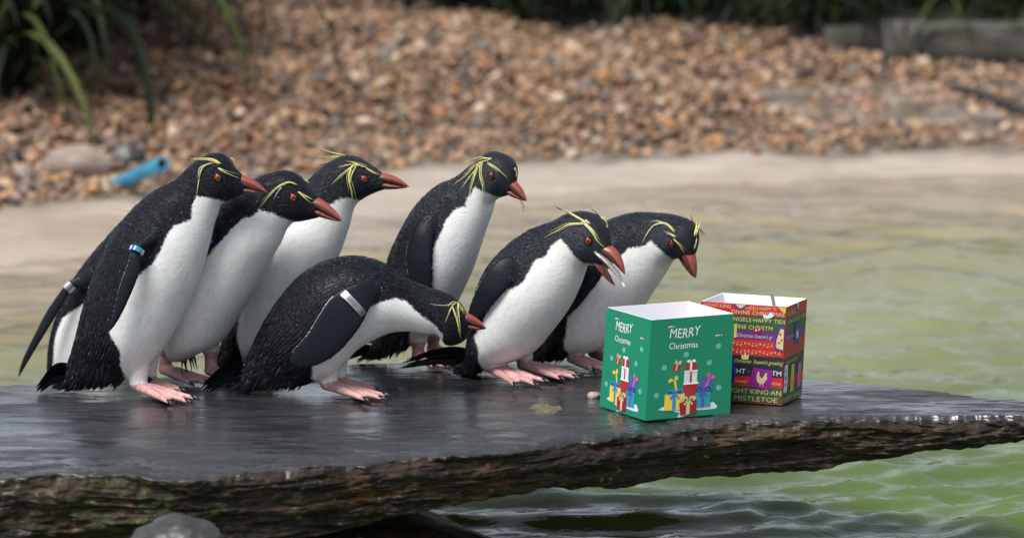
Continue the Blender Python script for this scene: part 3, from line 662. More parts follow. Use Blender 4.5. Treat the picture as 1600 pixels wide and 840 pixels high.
# tall bird with beaded band
PG['B'] = penguin('B', [((384, 278), (388, 300), .014), ((369, 263), (374, 306), .025), ((350, 241), (356, 314), .033), ((326, 241), (345, 320), .037), ((300, 256), (341, 333), .039), ((272, 281), (335, 350), .046), ((235, 301), (330, 372), .060), ((200, 333), (322, 402), .074), ((172, 370), (311, 438), .084), ((149, 420), (293, 478), .088), ((133, 468), (272, 520), .088), ((120, 520), (246, 558), .080), ((109, 560), (212, 585), .06), ((100, 586), (150, 598), .032), ((84, 601), (120, 605), .013)],
    (220, 612), 8, 10, [(307, 306), (325, 308), (350, 315), (420, 330), (420, 640), (205, 640), (205, 602), (195, 590), (188, 570), (187, 545), (175, 530), (170, 517), (185, 497), (200, 455), (217, 430), (237, 412), (250, 392), (260, 367), (272, 352), (299, 342), (300, 320)],
    [(250, 362, 26, .060), (230, 377, 17, .085), (214, 391, 14, .105), (206, 425, 23, .118), (194, 458, 22, .122), (186, 482, 16, .124), (177, 504, 10, .124), (169, 520, 2, .122)],
    [(212, 615, 302, 634), (227, 606, 281, 619)], ((102, 586), (58, 614), .12, 9), dict(top=(376, 272), gape=(359, 283), bot=(380, 303), tip=(418, 301)), (340, 277),
    [([(344, 256), (330, 249), (307, 248), (296, 249)], 4.2, Y_), ([(300, 248), (290, 251)], 2, D_), ([(332, 255), (320, 259), (314, 268), (310, 282)], 4, Y_), ([(311, 280), (309, 292), (307, 306)], 1.6, P_), ([(322, 257), (312, 263), (309, 276)], 2, P_), ([(341, 262), (353, 270), (375, 279)], 4, Y_), ([(361, 246), (366, 250), (367, 255)], 3, Y_), ([(335, 244), (327, 240), (318, 238)], 1.5, D_)],
    'upright penguin with colourful beaded band on its hanging flipper', pinkz=.006)
PG['C'] = penguin('C', [((499, 314), (499, 340), .014), ((483, 292), (485, 343), .026), ((465, 273), (470, 346), .034), ((444, 266), (457, 348), .037), ((415, 272), (449, 356), .042), ((383, 287), (443, 368), .052), ((350, 312), (436, 385), .066), ((320, 348), (424, 405), .078), ((298, 390), (411, 430), .085), ((281, 432), (393, 466), .087), ((268, 475), (370, 503), .085), ((260, 515), (345, 538), .075), ((262, 545), (310, 556), .055), ((266, 562), (290, 564), .02)],
    (290, 594), 22, 18, [(405, 327), (425, 332), (442, 340), (457, 346), (520, 350), (520, 640), (240, 640), (250, 562), (255, 550), (262, 520), (280, 480), (300, 440), (325, 400), (337, 385), (352, 370), (365, 355), (380, 340), (396, 337)],
    [(332, 356, 26, .062), (318, 376, 24, .080), (303, 408, 26, .090), (292, 440, 24, .092), (284, 468, 14, .092), (280, 488, 3, .09)],
    [(255, 589, 330, 605), (326, 590, 376, 600)], ((284, 556), (304, 584), .25, 4), dict(top=(497, 309), gape=(485, 317), bot=(500, 340), tip=(535, 346)), (458, 308),
    [([(465, 289), (452, 285), (437, 291), (422, 305), (402, 329)], 4.2, Y_), ([(440, 292), (434, 300), (427, 312)], 2, P_), ([(466, 300), (478, 307), (490, 312)], 4.5, Y_), ([(479, 280), (483, 287)], 2, P_)],
    'penguin leaning forward, rusty sheen on its crown, bill lowest of the standing trio', pinkz=.040, thigh=.026)
PG['D'] = penguin('D', [((601, 273), (605, 295), .014), ((584, 260), (589, 300), .026), ((562, 247), (570, 309), .034), ((538, 243), (557, 319), .037), ((508, 257), (551, 332), .04), ((480, 282), (547, 350), .047), ((450, 315), (540, 372), .06), ((425, 350), (530, 400), .073), ((403, 392), (515, 432), .08), ((385, 435), (490, 470), .083), ((367, 480), (460, 510), .08), ((352, 520), (425, 545), .07), ((344, 550), (385, 565), .045), ((340, 568), (357, 574), .015)],
    (400, 576), 12, 10, [(520, 317), (530, 310), (545, 309), (562, 313), (660, 320), (660, 640), (382, 640), (380, 570), (376, 552), (370, 530), (372, 502), (378, 480), (392, 445), (412, 405), (432, 372), (458, 346), (492, 331)],
    [(428, 368, 26, .062), (408, 394, 28, .078), (392, 424, 30, .085), (378, 455, 26, .088), (367, 483, 16, .088), (361, 503, 4, .086)],
    [(390, 578, 440, 588), (412, 574, 458, 582)], ((352, 560), (337, 590), .3, 5), dict(top=(598, 270), gape=(588, 279), bot=(604, 297), tip=(640, 292)), (569, 279),
    [([(574, 262), (552, 257), (527, 262)], 4, Y_), ([(556, 257), (535, 272), (517, 289)], 4, Y_), ([(551, 259), (545, 277), (550, 305), (551, 332)], 4.5, Y_), ([(557, 258), (551, 270), (547, 285), (549, 300)], 3.5, Y_), ([(568, 261), (554, 255), (540, 251)], 3.5, Y_), ([(572, 263), (583, 270), (596, 274)], 4, Y_), ([(540, 243), (517, 246), (487, 243)], 2.8, Y_), ([(540, 243), (517, 238), (497, 230)], 2.2, Y_), ([(515, 254), (505, 257), (495, 257)], 1.6, D_), ([(542, 262), (535, 278), (533, 290)], 1.6, D_)],
    'tall penguin holding its head level, thick drooping yellow crest, white breast behind two others', slate=.2)
PG['E'] = penguin('E', [((731, 491), (737, 513), .014), ((722, 477), (728, 530), .026), ((707, 462), (711, 539), .034), ((692, 455), (697, 538), .037), ((676, 451), (684, 523), .038), ((655, 443), (667, 521), .042), ((630, 431), (640, 517), .052), ((600, 411), (612, 519), .066), ((556, 400), (585, 530), .080), ((512, 406), (560, 545), .088), ((473, 426), (540, 566), .090), ((441, 460), (518, 588), .086), ((414, 500), (485, 597), .074), ((395, 540), (445, 601), .05), ((380, 573), (414, 603), .030), ((352, 598), (394, 607), .014)],
    (513, 612), 4, 6, [(692, 524), (680, 507), (665, 497), (652, 487), (635, 470), (617, 465), (592, 472), (570, 482), (555, 510), (535, 540), (515, 560), (488, 566), (487, 590), (500, 602), (507, 612), (507, 660), (640, 660), (690, 545)],
    [(588, 450, 34, .062), (566, 462, 46, .088), (543, 483, 64, .102), (523, 511, 64, .106), (504, 535, 57, .106), (485, 550, 48, .103), (468, 559, 36, .100), (459, 563, 22, .098), (453, 566, 6, .098)],
    [(508, 613, 606, 629), (522, 607, 592, 619)], ((372, 588), (312, 619), .10, 9), dict(top=(729, 488), gape=(724, 500), bot=(735, 516), tip=(760, 513)), (714, 492),
    [([(715, 471), (707, 477), (701, 490), (695, 505)], 2.6, Y_), ([(707, 478), (715, 502), (721, 532)], 2.8, Y_), ([(716, 472), (717, 490), (720, 522)], 3, Y_), ([(714, 473), (692, 477), (670, 474)], 1.6, P_), ([(716, 474), (722, 483), (731, 493)], 3, Y_), ([(712, 478), (714, 492), (718, 510)], 2.4, D_), ([(717, 472), (706, 472), (699, 480)], 2, P_)],
    'penguin bowing low with silver lettered band on its broad dark flipper', pinkz=.006)
PG['F'] = penguin('F', [((806, 282), (799, 304), .015), ((806, 261), (785, 308), .028), ((794, 244), (775, 312), .036), ((766, 237), (767, 320), .038), ((738, 256), (767, 332), .038), ((712, 275), (763, 347), .045), ((680, 290), (757, 366), .058), ((650, 318), (749, 392), .072), ((626, 357), (738, 425), .082), ((607, 400), (725, 455), .086), ((602, 440), (710, 485), .086), ((598, 480), (695, 508), .080), ((593, 512), (668, 526), .066), ((580, 540), (625, 543), .04), ((566, 556), (585, 557), .015)],
    (662, 566), 20, 30, [(742, 291), (752, 297), (762, 302), (775, 307), (830, 312), (830, 640), (645, 640), (641, 548), (640, 520), (660, 490), (676, 450), (676, 435), (676, 395), (680, 380), (690, 360), (697, 342), (712, 325), (727, 322), (730, 310)],
    [(674, 338, 26, .058), (661, 363, 38, .080), (654, 395, 44, .092), (655, 425, 42, .096), (660, 455, 32, .096), (664, 480, 16, .094), (666, 495, 3, .09)],
    [(650, 567, 700, 579), (673, 557, 718, 566)], ((582, 550), (540, 571), .2, 6), dict(top=(801, 279), gape=(788, 284), bot=(799, 308), tip=(823, 314)), (767, 274),
    [([(767, 249), (750, 246), (726, 252)], 3.5, Y_), ([(765, 250), (745, 257), (727, 275), (706, 290)], 4, Y_), ([(757, 251), (737, 272), (719, 296)], 3, Y_), ([(748, 256), (740, 280), (730, 315)], 4, Y_), ([(751, 256), (750, 275), (755, 297), (752, 335)], 5, Y_), ([(762, 254), (777, 264), (794, 279)], 4.5, Y_), ([(805, 262), (807, 270), (806, 277)], 3, Y_), ([(813, 312), (818, 322), (819, 334)], 2.4, P_), ([(768, 248), (755, 248), (742, 254), (730, 268)], 3, Y_)],
    'tall penguin standing behind the bowing one, long yellow crest hanging past its cheek', pinkz=.030, cheek=.7, slate=.26, iris='iris_dark')
PG['G'] = penguin('G', [((955, 386), (941, 413), .016), ((950, 366), (928, 415), .030), ((942, 346), (917, 414), .037), ((922, 332), (911, 418), .040), ((893, 331), (909, 428), .044), ((862, 345), (906, 442), .054), ((825, 358), (899, 462), .068), ((790, 382), (888, 485), .082), ((763, 412), (873, 508), .090), ((746, 450), (855, 532), .092), ((738, 490), (835, 555), .090), ((735, 525), (805, 570), .080), ((730, 553), (770, 580), .055), ((712, 568), (735, 583), .03)],
    (790, 586), 26, 32, [(875, 372), (887, 385), (900, 402), (911, 411), (1000, 420), (1000, 640), (760, 640), (758, 582), (747, 565), (747, 545), (740, 525), (755, 500), (765, 482), (777, 467), (785, 452), (800, 450), (817, 440), (825, 425), (835, 407), (852, 400), (860, 385)],
    [(806, 412, 34, .066), (786, 426, 44, .086), (767, 450, 42, .097), (752, 472, 34, .100), (741, 490, 24, .100), (734, 505, 10, .098), (730, 514, 2, .096)],
    [(760, 584, 846, 608), (814, 582, 908, 596)], ((735, 563), (622, 590), .10, 8), dict(open=1, top=(955, 384), tc=(974, 396), tip=(977, 429), g1=(927, 389), gc=(948, 394), gt=(971, 424), g2=(927, 396), lc=(944, 414), ltip=(961, 447), bot=(934, 414), bc=(943, 434)), (919, 376),
    [([(915, 347), (890, 332), (876, 327)], 4.5, Y_), ([(878, 328), (866, 322)], 2, D_), ([(913, 349), (890, 351), (870, 361), (849, 372)], 4.5, Y_), ([(912, 347), (925, 361), (933, 376), (946, 388)], 6, Y_), ([(908, 346), (922, 360), (930, 372)], 3, P_), ([(940, 339), (947, 346), (949, 356)], 6, Y_), ([(938, 339), (930, 331), (921, 325)], 1.8, D_), ([(915, 343), (922, 350)], 3, 'white_feather')],
    'penguin with open bill gripping a small fish, beside the green box', cheek=.8, slate=.26, thigh=.026, pinkz=.014)
PG['H'] = penguin('H', [((1087, 396), (1067, 404), .018), ((1090, 373), (1057, 405), .030), ((1084, 350), (1047, 408), .036), ((1063, 338), (1039, 418), .040), ((1025, 332), (1035, 430), .045), ((985, 332), (1028, 443), .056), ((948, 344), (1019, 458), .070), ((920, 368), (1008, 478), .082), ((898, 402), (995, 500), .087), ((883, 442), (980, 522), .088), ((870, 482), (962, 541), .085), ((857, 515), (935, 551), .070), ((844, 540), (895, 555), .05), ((832, 554), (852, 560), .02)],
    (908, 569), 26, 38, [(1017, 375), (1027, 385), (1040, 397), (1053, 407), (1130, 420), (1130, 640), (890, 640), (888, 552), (881, 542), (882, 530), (884, 520), (887, 495), (902, 475), (925, 447), (940, 430), (960, 408), (972, 397), (982, 387), (1005, 384)],
    [(938, 398, 34, .066), (922, 420, 40, .084), (908, 448, 36, .094), (896, 472, 24, .098), (886, 492, 6, .098)],
    [(892, 571, 952, 584), (925, 563, 982, 573)], ((845, 550), (826, 564), .2, 5), dict(top=(1084, 394), gape=(1066, 398), bot=(1068, 408), tip=(1087, 434), bulge=.10, wide=1.15), (1049, 382),
    [([(1054, 361), (1040, 349), (1022, 352), (1010, 367), (1002, 382)], 5, Y_), ([(1042, 350), (1028, 346), (1011, 346)], 2.5, P_), ([(1056, 370), (1046, 365), (1037, 362)], 3, P_), ([(1053, 374), (1062, 384), (1070, 396)], 3.5, Y_), ([(1085, 368), (1089, 350), (1089, 332)], 5, Y_), ([(1090, 354), (1095, 361), (1099, 369)], 4, D_), ([(1089, 352), (1095, 360), (1098, 366)], 2, Y_), ([(1089, 372), (1087, 383), (1084, 391)], 2.5, P_), ([(1084, 350), (1081, 342), (1078, 334)], 1.5, D_)],
    'penguin peering down over the open boxes, head turned with folded yellow crest', pinkz=.034, cheek=.6, slate=.24, iris='iris_dark')

flipper_band(PG['A'], 18, ['band_metal'], 'flipper_band', .016, 1.25)
flipper_band(PG['E'], 12, ['band_metal'], 'flipper_band', .014, .84)
flipper_band(PG['B'], 17, ['bead_blue'], 'flipper_band', .008, 1.5, [(k * math.pi / 4 + .08, (k + 1) * math.pi / 4 - .08, ('bead_white', 'bead_blue', 'bead_green', 'bead_white', 'bead_orange', 'bead_blue', 'bead_white', 'bead_green')[k]) for k in range(8)])
flipper_band(PG['C'], 10, ['bead_blue'], 'flipper_band', .008, 1.1)

# fish held in the open bill
c = PG['G']['surf'](919, 376)[0]; yq = c[1] - .012
pth = np.array([on_y(x, y, yq - .006 * i) for i, (x, y) in enumerate([(929, 393), (936, 399), (946, 407), (955, 416), (962, 424), (968, 432), (972, 440)])]); pth = spline(pth, 26)
t_ = np.linspace(0, 1, 26); rr = (.0068 * np.sin(np.pi * np.clip(t_ * .93 + .07, 0, 1)) ** .7 + .0008)
V, F = loft(tube(pth, rr, 14, .62)); o0 = pth[12]
fish = thing('fish', tuple(o0), 'small silver fish hanging from the open bill', 'fish'); link('fish_body', mesh_data('fish_body', V - o0, F, 'fish_silver'), fish)
e = pth[-1]; d = pth[-1] - pth[-4]; d /= np.linalg.norm(d); s = np.array([d[2], 0, -d[0]])
V = [e - d * .002, e + d * .013 + s * .0025, e + d * .006, e + d * .012 - s * .003]; V = V + [v + np.array([0, -.0008, 0]) for v in V]
link('fish_tail', mesh_data('fish_tail', np.array(V) - o0, [(0, 1, 2), (0, 2, 3), (4, 6, 5), (4, 7, 6), (0, 4, 5, 1), (1, 5, 6, 2), (2, 6, 7, 3), (3, 7, 4, 0)], 'fish_silver', False), fish)
# ================================================================== BOXES
class Face:
    """a quad face (bl, br, tr, tl in world metres relative to the thing) that carries flat print"""
    def __init__(s, root, bl, br, tr, tl, n): s.c = [np.asarray(v, float) for v in (bl, br, tr, tl)]; s.root = root; s.n = np.asarray(n, float); s.lv = 0
    def at(s, u, v, k): 
        a, b, c, d = s.c; return a * (1 - u) * (1 - v) + b * u * (1 - v) + c * u * v + d * (1 - u) * v + s.n * (.00025 * k)
    def poly(s, name, mat, polys, k, lim=True):
        V, F = [], []
        for P in polys:
            b = len(V); V += [s.at(min(max(u, .004), .996), min(max(v, .004), .996), k) for u, v in P]; F.append(tuple(range(b, len(V))))
        return link(name, mesh_data(name, V, F, mat, False), s.root)
    def text(s, txt, mat, u, v, h, wmax=None, k=4, jit=0.0, shear=0.0, asp=1.0, rot=0.0, italic=0.0):
        """txt with its lower left at (u, v), letters h tall in face units"""
        cu = bpy.data.curves.new('t', 'FONT'); cu.body = txt; cu.resolution_u = 2; cu.shear = italic; o = bpy.data.objects.new('t', cu); COL.objects.link(o)
        dg = bpy.context.evaluated_depsgraph_get(); me = bpy.data.meshes.new_from_object(o.evaluated_get(dg)); bpy.data.objects.remove(o); bpy.data.curves.remove(cu)
        n = len(me.vertices); P = np.empty(n * 3, np.float32); me.vertices.foreach_get('co', P); P = P.reshape(-1, 3)
        x0, x1 = P[:, 0].min(), P[:, 0].max(); x = (P[:, 0] - x0); y = P[:, 1]; sc = h / .72
        kx = sc * asp if wmax is None else wmax / (x1 - x0)
        if jit: y = y + jit * np.sin(x * 2.3 + 1.0)
        U = u + x * kx; Vv = v + y * sc + shear * x * kx
        Q = np.array([s.at(min(max(a, .004), .996), min(max(b, .004), .996), k) for a, b in zip(U, Vv)])
        me.vertices.foreach_set('co', Q.astype(np.float32).ravel()); me.materials.clear(); me.materials.append(MATS[mat]); me.update(); return link('lettering', me, s.root)

def open_box(root, B, T, outer, thick=.0022):
    """B, T: four bottom / top corners (near, right, far, left); each wall is a part with a printed outside and a white inside"""
    cb, ct = np.mean(B, 0), np.mean(T, 0); faces = []
    for i in range(4):
        j = (i + 1) % 4; b0, b1, t0, t1 = B[i], B[j], T[i], T[j]
        n = np.cross(b1 - b0, t0 - b0); n /= np.linalg.norm(n); n = n if n @ ((b0 + b1) / 2 - cb) > 0 else -n
        ins = lambda p, c: p + (c - p) * (thick * 1.4 / np.linalg.norm((c - p)[:2]))
        V = [b0, b1, t1, t0, ins(b0, cb), ins(b1, cb), ins(t1, ct), ins(t0, ct)]
        me = mesh_data('wall', V, [(0, 1, 2, 3), (7, 6, 5, 4), (3, 2, 6, 7), (0, 4, 5, 1), (1, 5, 6, 2), (0, 3, 7, 4)], outer, False); me.materials.append(MATS['paper_white'])
        for q in (1, 2): me.polygons[q].material_index = 1
        link('wall', me, root); faces.append((b0, b1, t1, t0, n))
    Bz = [b + np.array([0, 0, .002]) for b in B]; V = [*(p + (cb - p) * .02 for p in Bz), *(p + (cb - p) * .02 + np.array([0, 0, .002]) for p in Bz)]
    link('base', mesh_data('base', V, [(3, 2, 1, 0), (4, 5, 6, 7), (0, 1, 5, 4), (1, 2, 6, 5), (2, 3, 7, 6), (3, 0, 4, 7)], 'paper_white', False), root); return faces

near = on_z(1008, 655, 0.0); ang = R(25); U = np.array([math.cos(ang), math.sin(ang), 0]); Wv = np.array([-math.sin(ang + R(4)), math.cos(ang + R(4)), 0])
a_, b_ = .180, .172; h_ = np.linalg.norm(on_y(1012, 500, near[1]) - on_y(1012, 655, near[1])) + .001; zz0 = max(slab_z(*(near[:2] + s * U[:2] * a_ + t * Wv[:2] * b_)) for s in (0, .5, 1) for t in (0, .5, 1)) + .0006
B = [near, near + U * a_, near + U * a_ + Wv * b_, near + Wv * b_]; cB = np.mean(B, 0)
T = [cB + (p - cB) * .965 + np.array([.010, .004, h_]) for p in B]
root = thing('gift_box', (near[0], near[1], zz0), 'open topped green card box printed with MERRY Christmas and presents', 'box', 'open Christmas boxes on the slab')
rel = lambda L: [np.array(p) - near for p in L]
fs = open_box(root, rel(B), rel(T), 'card_green')
def circ(cx, cy, r, n=14, ry=None): ry = r if ry is None else ry; return [(cx + r * math.cos(2 * math.pi * i / n), cy + ry * math.sin(2 * math.pi * i / n)) for i in range(n)]
def qp(x0, y0, x1, y1): return [(x0, y0), (x1, y0), (x1, y1), (x0, y1)]
def green_print(f):
    # units: thousandths of the traced crop, x right, y down -> face units
    q = lambda P: [((x - 348) / 567, (806 - y) / 655) for x, y in P]
    pl = lambda name, mat, k, *P: f.poly(name, mat, [q(p) for p in P], k)
    bow = lambda cx, cy, s, sq=1.0: [[(cx, cy), (cx - 14 * s, cy - 26 * s), (cx - 48 * s, cy - 24 * s), (cx - 58 * s, cy - 2 * s), (cx - 40 * s, cy + 10 * s)], [(cx, cy), (cx + 40 * s, cy + 10 * s), (cx + 58 * s, cy - 2 * s), (cx + 48 * s, cy - 24 * s), (cx + 14 * s, cy - 26 * s)]]
    inner = lambda cx, cy, s: [[(cx - 8 * s, cy), (cx - 36 * s, cy - 14 * s), (cx - 50 * s, cy - 2 * s), (cx - 36 * s, cy + 6 * s)], [(cx + 8 * s, cy), (cx + 36 * s, cy + 6 * s), (cx + 50 * s, cy - 2 * s), (cx + 36 * s, cy - 14 * s)]]
    tails = lambda cx, cy, s: [[(cx - 2 * s, cy), (cx - 14 * s, cy + 4 * s), (cx - 44 * s, cy + 40 * s), (cx - 34 * s, cy + 36 * s), (cx - 28 * s, cy + 48 * s)], [(cx + 2 * s, cy), (cx + 28 * s, cy + 48 * s), (cx + 34 * s, cy + 36 * s), (cx + 44 * s, cy + 40 * s), (cx + 14 * s, cy + 4 * s)]]
    f.text('MERRY', 'print_white', (480 - 348) / 567, (806 - 284) / 655, .098, wmax=.372, k=2, jit=.05, shear=.035, italic=.12)
    f.text('Christmas', 'print_white', (480 - 348) / 567, (806 - 353) / 655, .062, wmax=.345, k=2, jit=.04, shear=.005)
    for x, y, m in ((484, 203, 1), (812, 283, 1)):                              # little caps
        pl('printed_cap', 'print_darkred', 1, [(x - 14, y), (x - 6, y - 12), (x + 8, y - 11), (x + 20, y + 4), (x + 10, y - 2)])
        pl('printed_cap_trim', 'print_white', 2, [(x - 20, y + 10), (x - 14, y - 2), (x + 8, y - 3), (x + 14, y + 8), (x + 4, y + 3), (x - 8, y + 4)], circ(x + 24, y + 2, 4, 8))
    for x, y in ((600, 395), (455, 470), (760, 460), (818, 356), (412, 648), (830, 630)):
        arms = []
        for i in range(6):
            a = i * math.pi / 3 + .26; cx, sy = math.cos(a), math.sin(a); p_ = lambda r, s_: (x + r * cx - s_ * sy, y + r * sy + s_ * cx)
            arms.append([p_(0, -2), p_(19, -2), p_(19, 2), p_(0, 2)])
            for sg in (-1, 1): arms.append([p_(9, 0), p_(12, 0), p_(16, 7 * sg), p_(13, 8 * sg)])
        pl('snowflake', 'print_flake', 1, *arms)
    pl('printed_snow', 'print_snow', 1, [(430, 742), (470, 722), (800, 722), (826, 752), (815, 766), (750, 768), (690, 765), (600, 800), (560, 804), (575, 775), (520, 756), (470, 752)])
    # stacked plain red and white parcels in the middle
    pl('printed_parcel', 'print_red', 2, qp(588, 588, 690, 665)); pl('printed_parcel', 'print_snow', 3, qp(592, 506, 680, 590)); pl('printed_parcel', 'print_red', 4, [(600, 508), (596, 452), (672, 446), (674, 508)])
    pl('printed_ribbon', 'print_white', 5, qp(588, 580, 690, 592), qp(628, 446, 642, 508), qp(592, 500, 682, 510)); pl('printed_bow', 'print_white', 6, *bow(636, 444, .55)); pl('printed_ribbon', 'print_red', 6, qp(630, 510, 642, 580)); 
    # green parcel with yellow ribbon, blue parcel with pink ribbon
    pl('printed_parcel', 'card_green', 2, [(502, 560), (566, 548), (585, 640), (512, 652)]); pl('printed_ribbon', 'print_yellow', 3, [(522, 556), (536, 554), (556, 645), (542, 648)]); pl('printed_bow', 'print_yellow', 4, [(526, 556), (490, 574), (486, 552), (504, 542)], [(526, 556), (552, 556), (548, 530), (530, 530)])
    pl('printed_parcel', 'print_indigo', 2, [(716, 548), (800, 572), (776, 652), (690, 640)]); pl('printed_ribbon', 'print_pink', 3, [(756, 560), (770, 564), (738, 650), (722, 646)]); pl('printed_bow', 'print_pink', 4, [(762, 560), (742, 548), (752, 522), (770, 532)], [(762, 560), (790, 572), (806, 556), (788, 542)])
    pl('printed_parcel', 'print_yellow', 5, qp(468, 646, 600, 752)); pl('printed_ribbon', 'print_blue', 6, qp(520, 648, 544, 752)); pl('printed_bow', 'print_blue', 7, *bow(533, 640, 1.0)); pl('printed_bow', 'print_navy', 8, *inner(533, 638, 1.0)); pl('printed_ribbon', 'print_blue', 8, *tails(533, 642, .9))
    pl('printed_parcel', 'print_teal', 5, qp(675, 646, 776, 748)); pl('printed_ribbon', 'print_indigo', 6, qp(712, 648, 735, 748)); pl('printed_bow', 'print_navy', 7, *bow(724, 640, .95)); pl('printed_bow', 'print_indigo', 8, *inner(724, 638, .9)); pl('printed_ribbon', 'print_indigo', 8, *tails(724, 642, .8))
    pl('printed_parcel', 'print_darkred', 9, [(566, 708), (682, 690), (682, 780), (576, 792)]); pl('printed_ribbon', 'print_gold', 10, [(612, 702), (636, 698), (638, 785), (614, 788)]); pl('printed_bow', 'print_gold', 11, *bow(625, 690, .92)); pl('printed_bow', 'print_darkred', 12, *inner(625, 690, .62)); pl('printed_ribbon', 'print_gold', 12, *tails(625, 690, .8))
    pl('printed_parcel', 'print_red', 2, [(516, 452), (566, 462), (560, 500), (510, 490)]); pl('printed_ribbon', 'print_gold', 3, [(536, 455), (546, 457), (540, 496), (530, 494)]); pl('printed_bow', 'print_gold', 4, [(541, 456), (522, 446), (530, 424), (542, 434)], [(541, 456), (566, 456), (572, 436), (556, 430)])
b0, b1, t1, t0, n = fs[0]; green_print(Face(root, b0, b1, t1, t0, n))
b0, b1, t1, t0, n = fs[3]; green_print(Face(root, b0, b1, t1, t0, n))       # wall 3 runs left -> near
# pale folded corner
near2 = on_z(1221, 631, 0.0); L2 = R(157); U2 = np.array([math.cos(L2), math.sin(L2), 0]); W2 = np.array([math.sin(R(24)), math.cos(R(24)), 0])
a2, b2, h2 = .172, .108, np.linalg.norm(on_y(1222, 478.5, near2[1]) - on_y(1222, 632, near2[1]))
B2 = [near2, near2 + W2 * b2, near2 + W2 * b2 + U2 * a2, near2 + U2 * a2]; c2 = np.mean(B2, 0)
T2 = [c2 + (p - c2) * 1.01 + np.array([.008, 0, h2]) for p in B2]; zz2 = max(slab_z(*(near2[:2] + s * U2[:2] * a2 + t * W2[:2] * b2)) for s in (0, .5, 1) for t in (0, .5, 1)) + .0006
root2 = thing('gift_box', (near2[0], near2[1], zz2), 'open white lined box in red, green and purple striped Christmas wrap', 'box', 'open Christmas boxes on the slab')
rel2 = lambda L: [np.array(p) - near2 for p in L]
fs2 = open_box(root2, rel2(B2), rel2(T2), 'wrap_red')
b0, b1, t1, t0, n = fs2[3]; f = Face(root2, b0, b1, t1, t0, n)                # front wall: left -> near
rows_ = [(.0, .165, 'wrap_green'), (.165, .265, 'wrap_red'), (.265, .372, 'wrap_navy'), (.372, .475, 'wrap_dark'), (.475, .640, 'wrap_red'), (.640, .725, 'wrap_purple'), (.725, .885, 'wrap_green'), (.885, 1.0, 'wrap_red')]
for y0, y1, m in rows_: f.poly('wrap_stripe', m, [[(.003, y0 + .001), (.997, y0 + .001 + .008), (.997, min(y1 + .008, .997)), (.003, min(y1, .997))]], 1)
gold = 'wrap_gold'
f.text('ANGELS MISTLETOE', gold, .02, .022, .050, wmax=.93); f.text('SILENT NIGHT·KING·AN', gold, .02, .096, .050, wmax=.97)
f.text('NIGHT · CHRISTM', 'print_snow', .30, .295, .050, wmax=.68); f.text("Christmas  Season's greeting", gold, .42, .405, .040, wmax=.57, italic=.25)
f.text("Christmas", gold, .42, .200, .036, wmax=.16, italic=.3); f.text("Christmas", gold, .83, .200, .036, wmax=.15, italic=.3)
f.text("Christmas Season's gr", gold, .44, .665, .040, wmax=.42, italic=.25)
f.text('ANGELS·HAPPY TIDI', gold, .33, .825, .042, wmax=.66); f.text('DIVINE CHRISTM', gold, .33, .750, .042, wmax=.52)
f.text('NIGHT·KING', gold, .03, .950, .036, wmax=.32); f.text('ANGELS·HAPPY TI', gold, .50, .950, .036, wmax=.38); f.text('DIVINE CHRISTMAS', gold, .36, .897, .042, wmax=.62)
for v0 in (.50, .575):
    f.poly('music_stave', 'wrap_orange', [[(.02, v0 + .012 * i + .010 * (j % 2)), (.98, v0 + .012 * i - .006), (.98, v0 + .012 * i - .003), (.02, v0 + .012 * i + .003 + .010 * (j % 2))] for j, i in enumerate(range(4))], 4)
    f.poly('music_note', gold, [circ(u_, v0 + .018 + .012 * math.sin(u_ * 37), .009, 8, .007) for u_ in np.arange(.40, .96, .045)] + [qp(u_ + .006, v0 + .018, u_ + .009, v0 + .045) for u_ in np.arange(.40, .96, .045)], 5)
f.poly('printed_square', 'wrap_magenta', [[(.60, .165), (.86, .150), (.88, .345), (.65, .365)]], 5)
f.poly('printed_hen', gold, [[(.690, .270), (.700, .315), (.712, .330), (.725, .318), (.722, .285), (.750, .262), (.775, .275), (.795, .315), (.815, .318), (.808, .285), (.822, .270), (.800, .235), (.775, .205), (.735, .200), (.700, .225)], qp(.735, .175, .742, .202), qp(.768, .175, .775, .206)], 6)
f.poly('printed_crown', gold, [[(.505, .440), (.500, .500), (.525, .475), (.545, .520), (.562, .475), (.590, .505), (.585, .440)]], 6)
f.poly('printed_dove', 'print_snow', [[(.74, .875), (.73, .915), (.765, .905), (.79, .895), (.80, .925), (.83, .935), (.86, .905), (.83, .880), (.78, .868)]], 6)
f.poly('printed_kite', 'wrap_purple', [[(.36, .996), (.57, .996), (.46, .930)]], 5); f.poly('printed_kite', gold, [[(.40, .994), (.53, .994), (.46, .952)]], 6)
f.poly('printed_tag', 'wrap_purple', [[(.885, .560), (.990, .535), (.994, .800), (.940, .810), (.880, .660)]], 5); f.poly('printed_tag', gold, [[(.905, .580), (.985, .560), (.985, .770), (.945, .775), (.905, .660)]], 6); f.poly('printed_tag_mark', 'wrap_red', [circ(.945, .720, .012, 8, .014), circ(.935, .630, .016, 8, .010), circ(.965, .66, .010, 8, .016)], 7)
f.poly('printed_patch', 'wrap_lime', [[(.90, .994), (.994, .994), (.994, .93), (.95, .95)]], 6); f.poly('printed_patch', 'wrap_lime', [[(.40, .650), (.435, .660), (.43, .80), (.40, .79)]], 5)
f.poly('printed_star_card', 'wrap_red', [[(.63, .728), (.70, .722), (.725, .765), (.655, .775)]], 6); f.poly('printed_star', 'print_snow', [circ(.66, .745, .010, 5, .012), circ(.695, .755, .008, 5, .010)], 7)
f.poly('printed_bell', 'wrap_blue', [[(.30, .22), (.43, .20), (.44, .30), (.42, .40), (.37, .47), (.31, .40)]], 5)
b0, b1, t1, t0, n = fs2[0]; f = Face(root2, b0, b1, t1, t0, n)                # right wall: near -> right
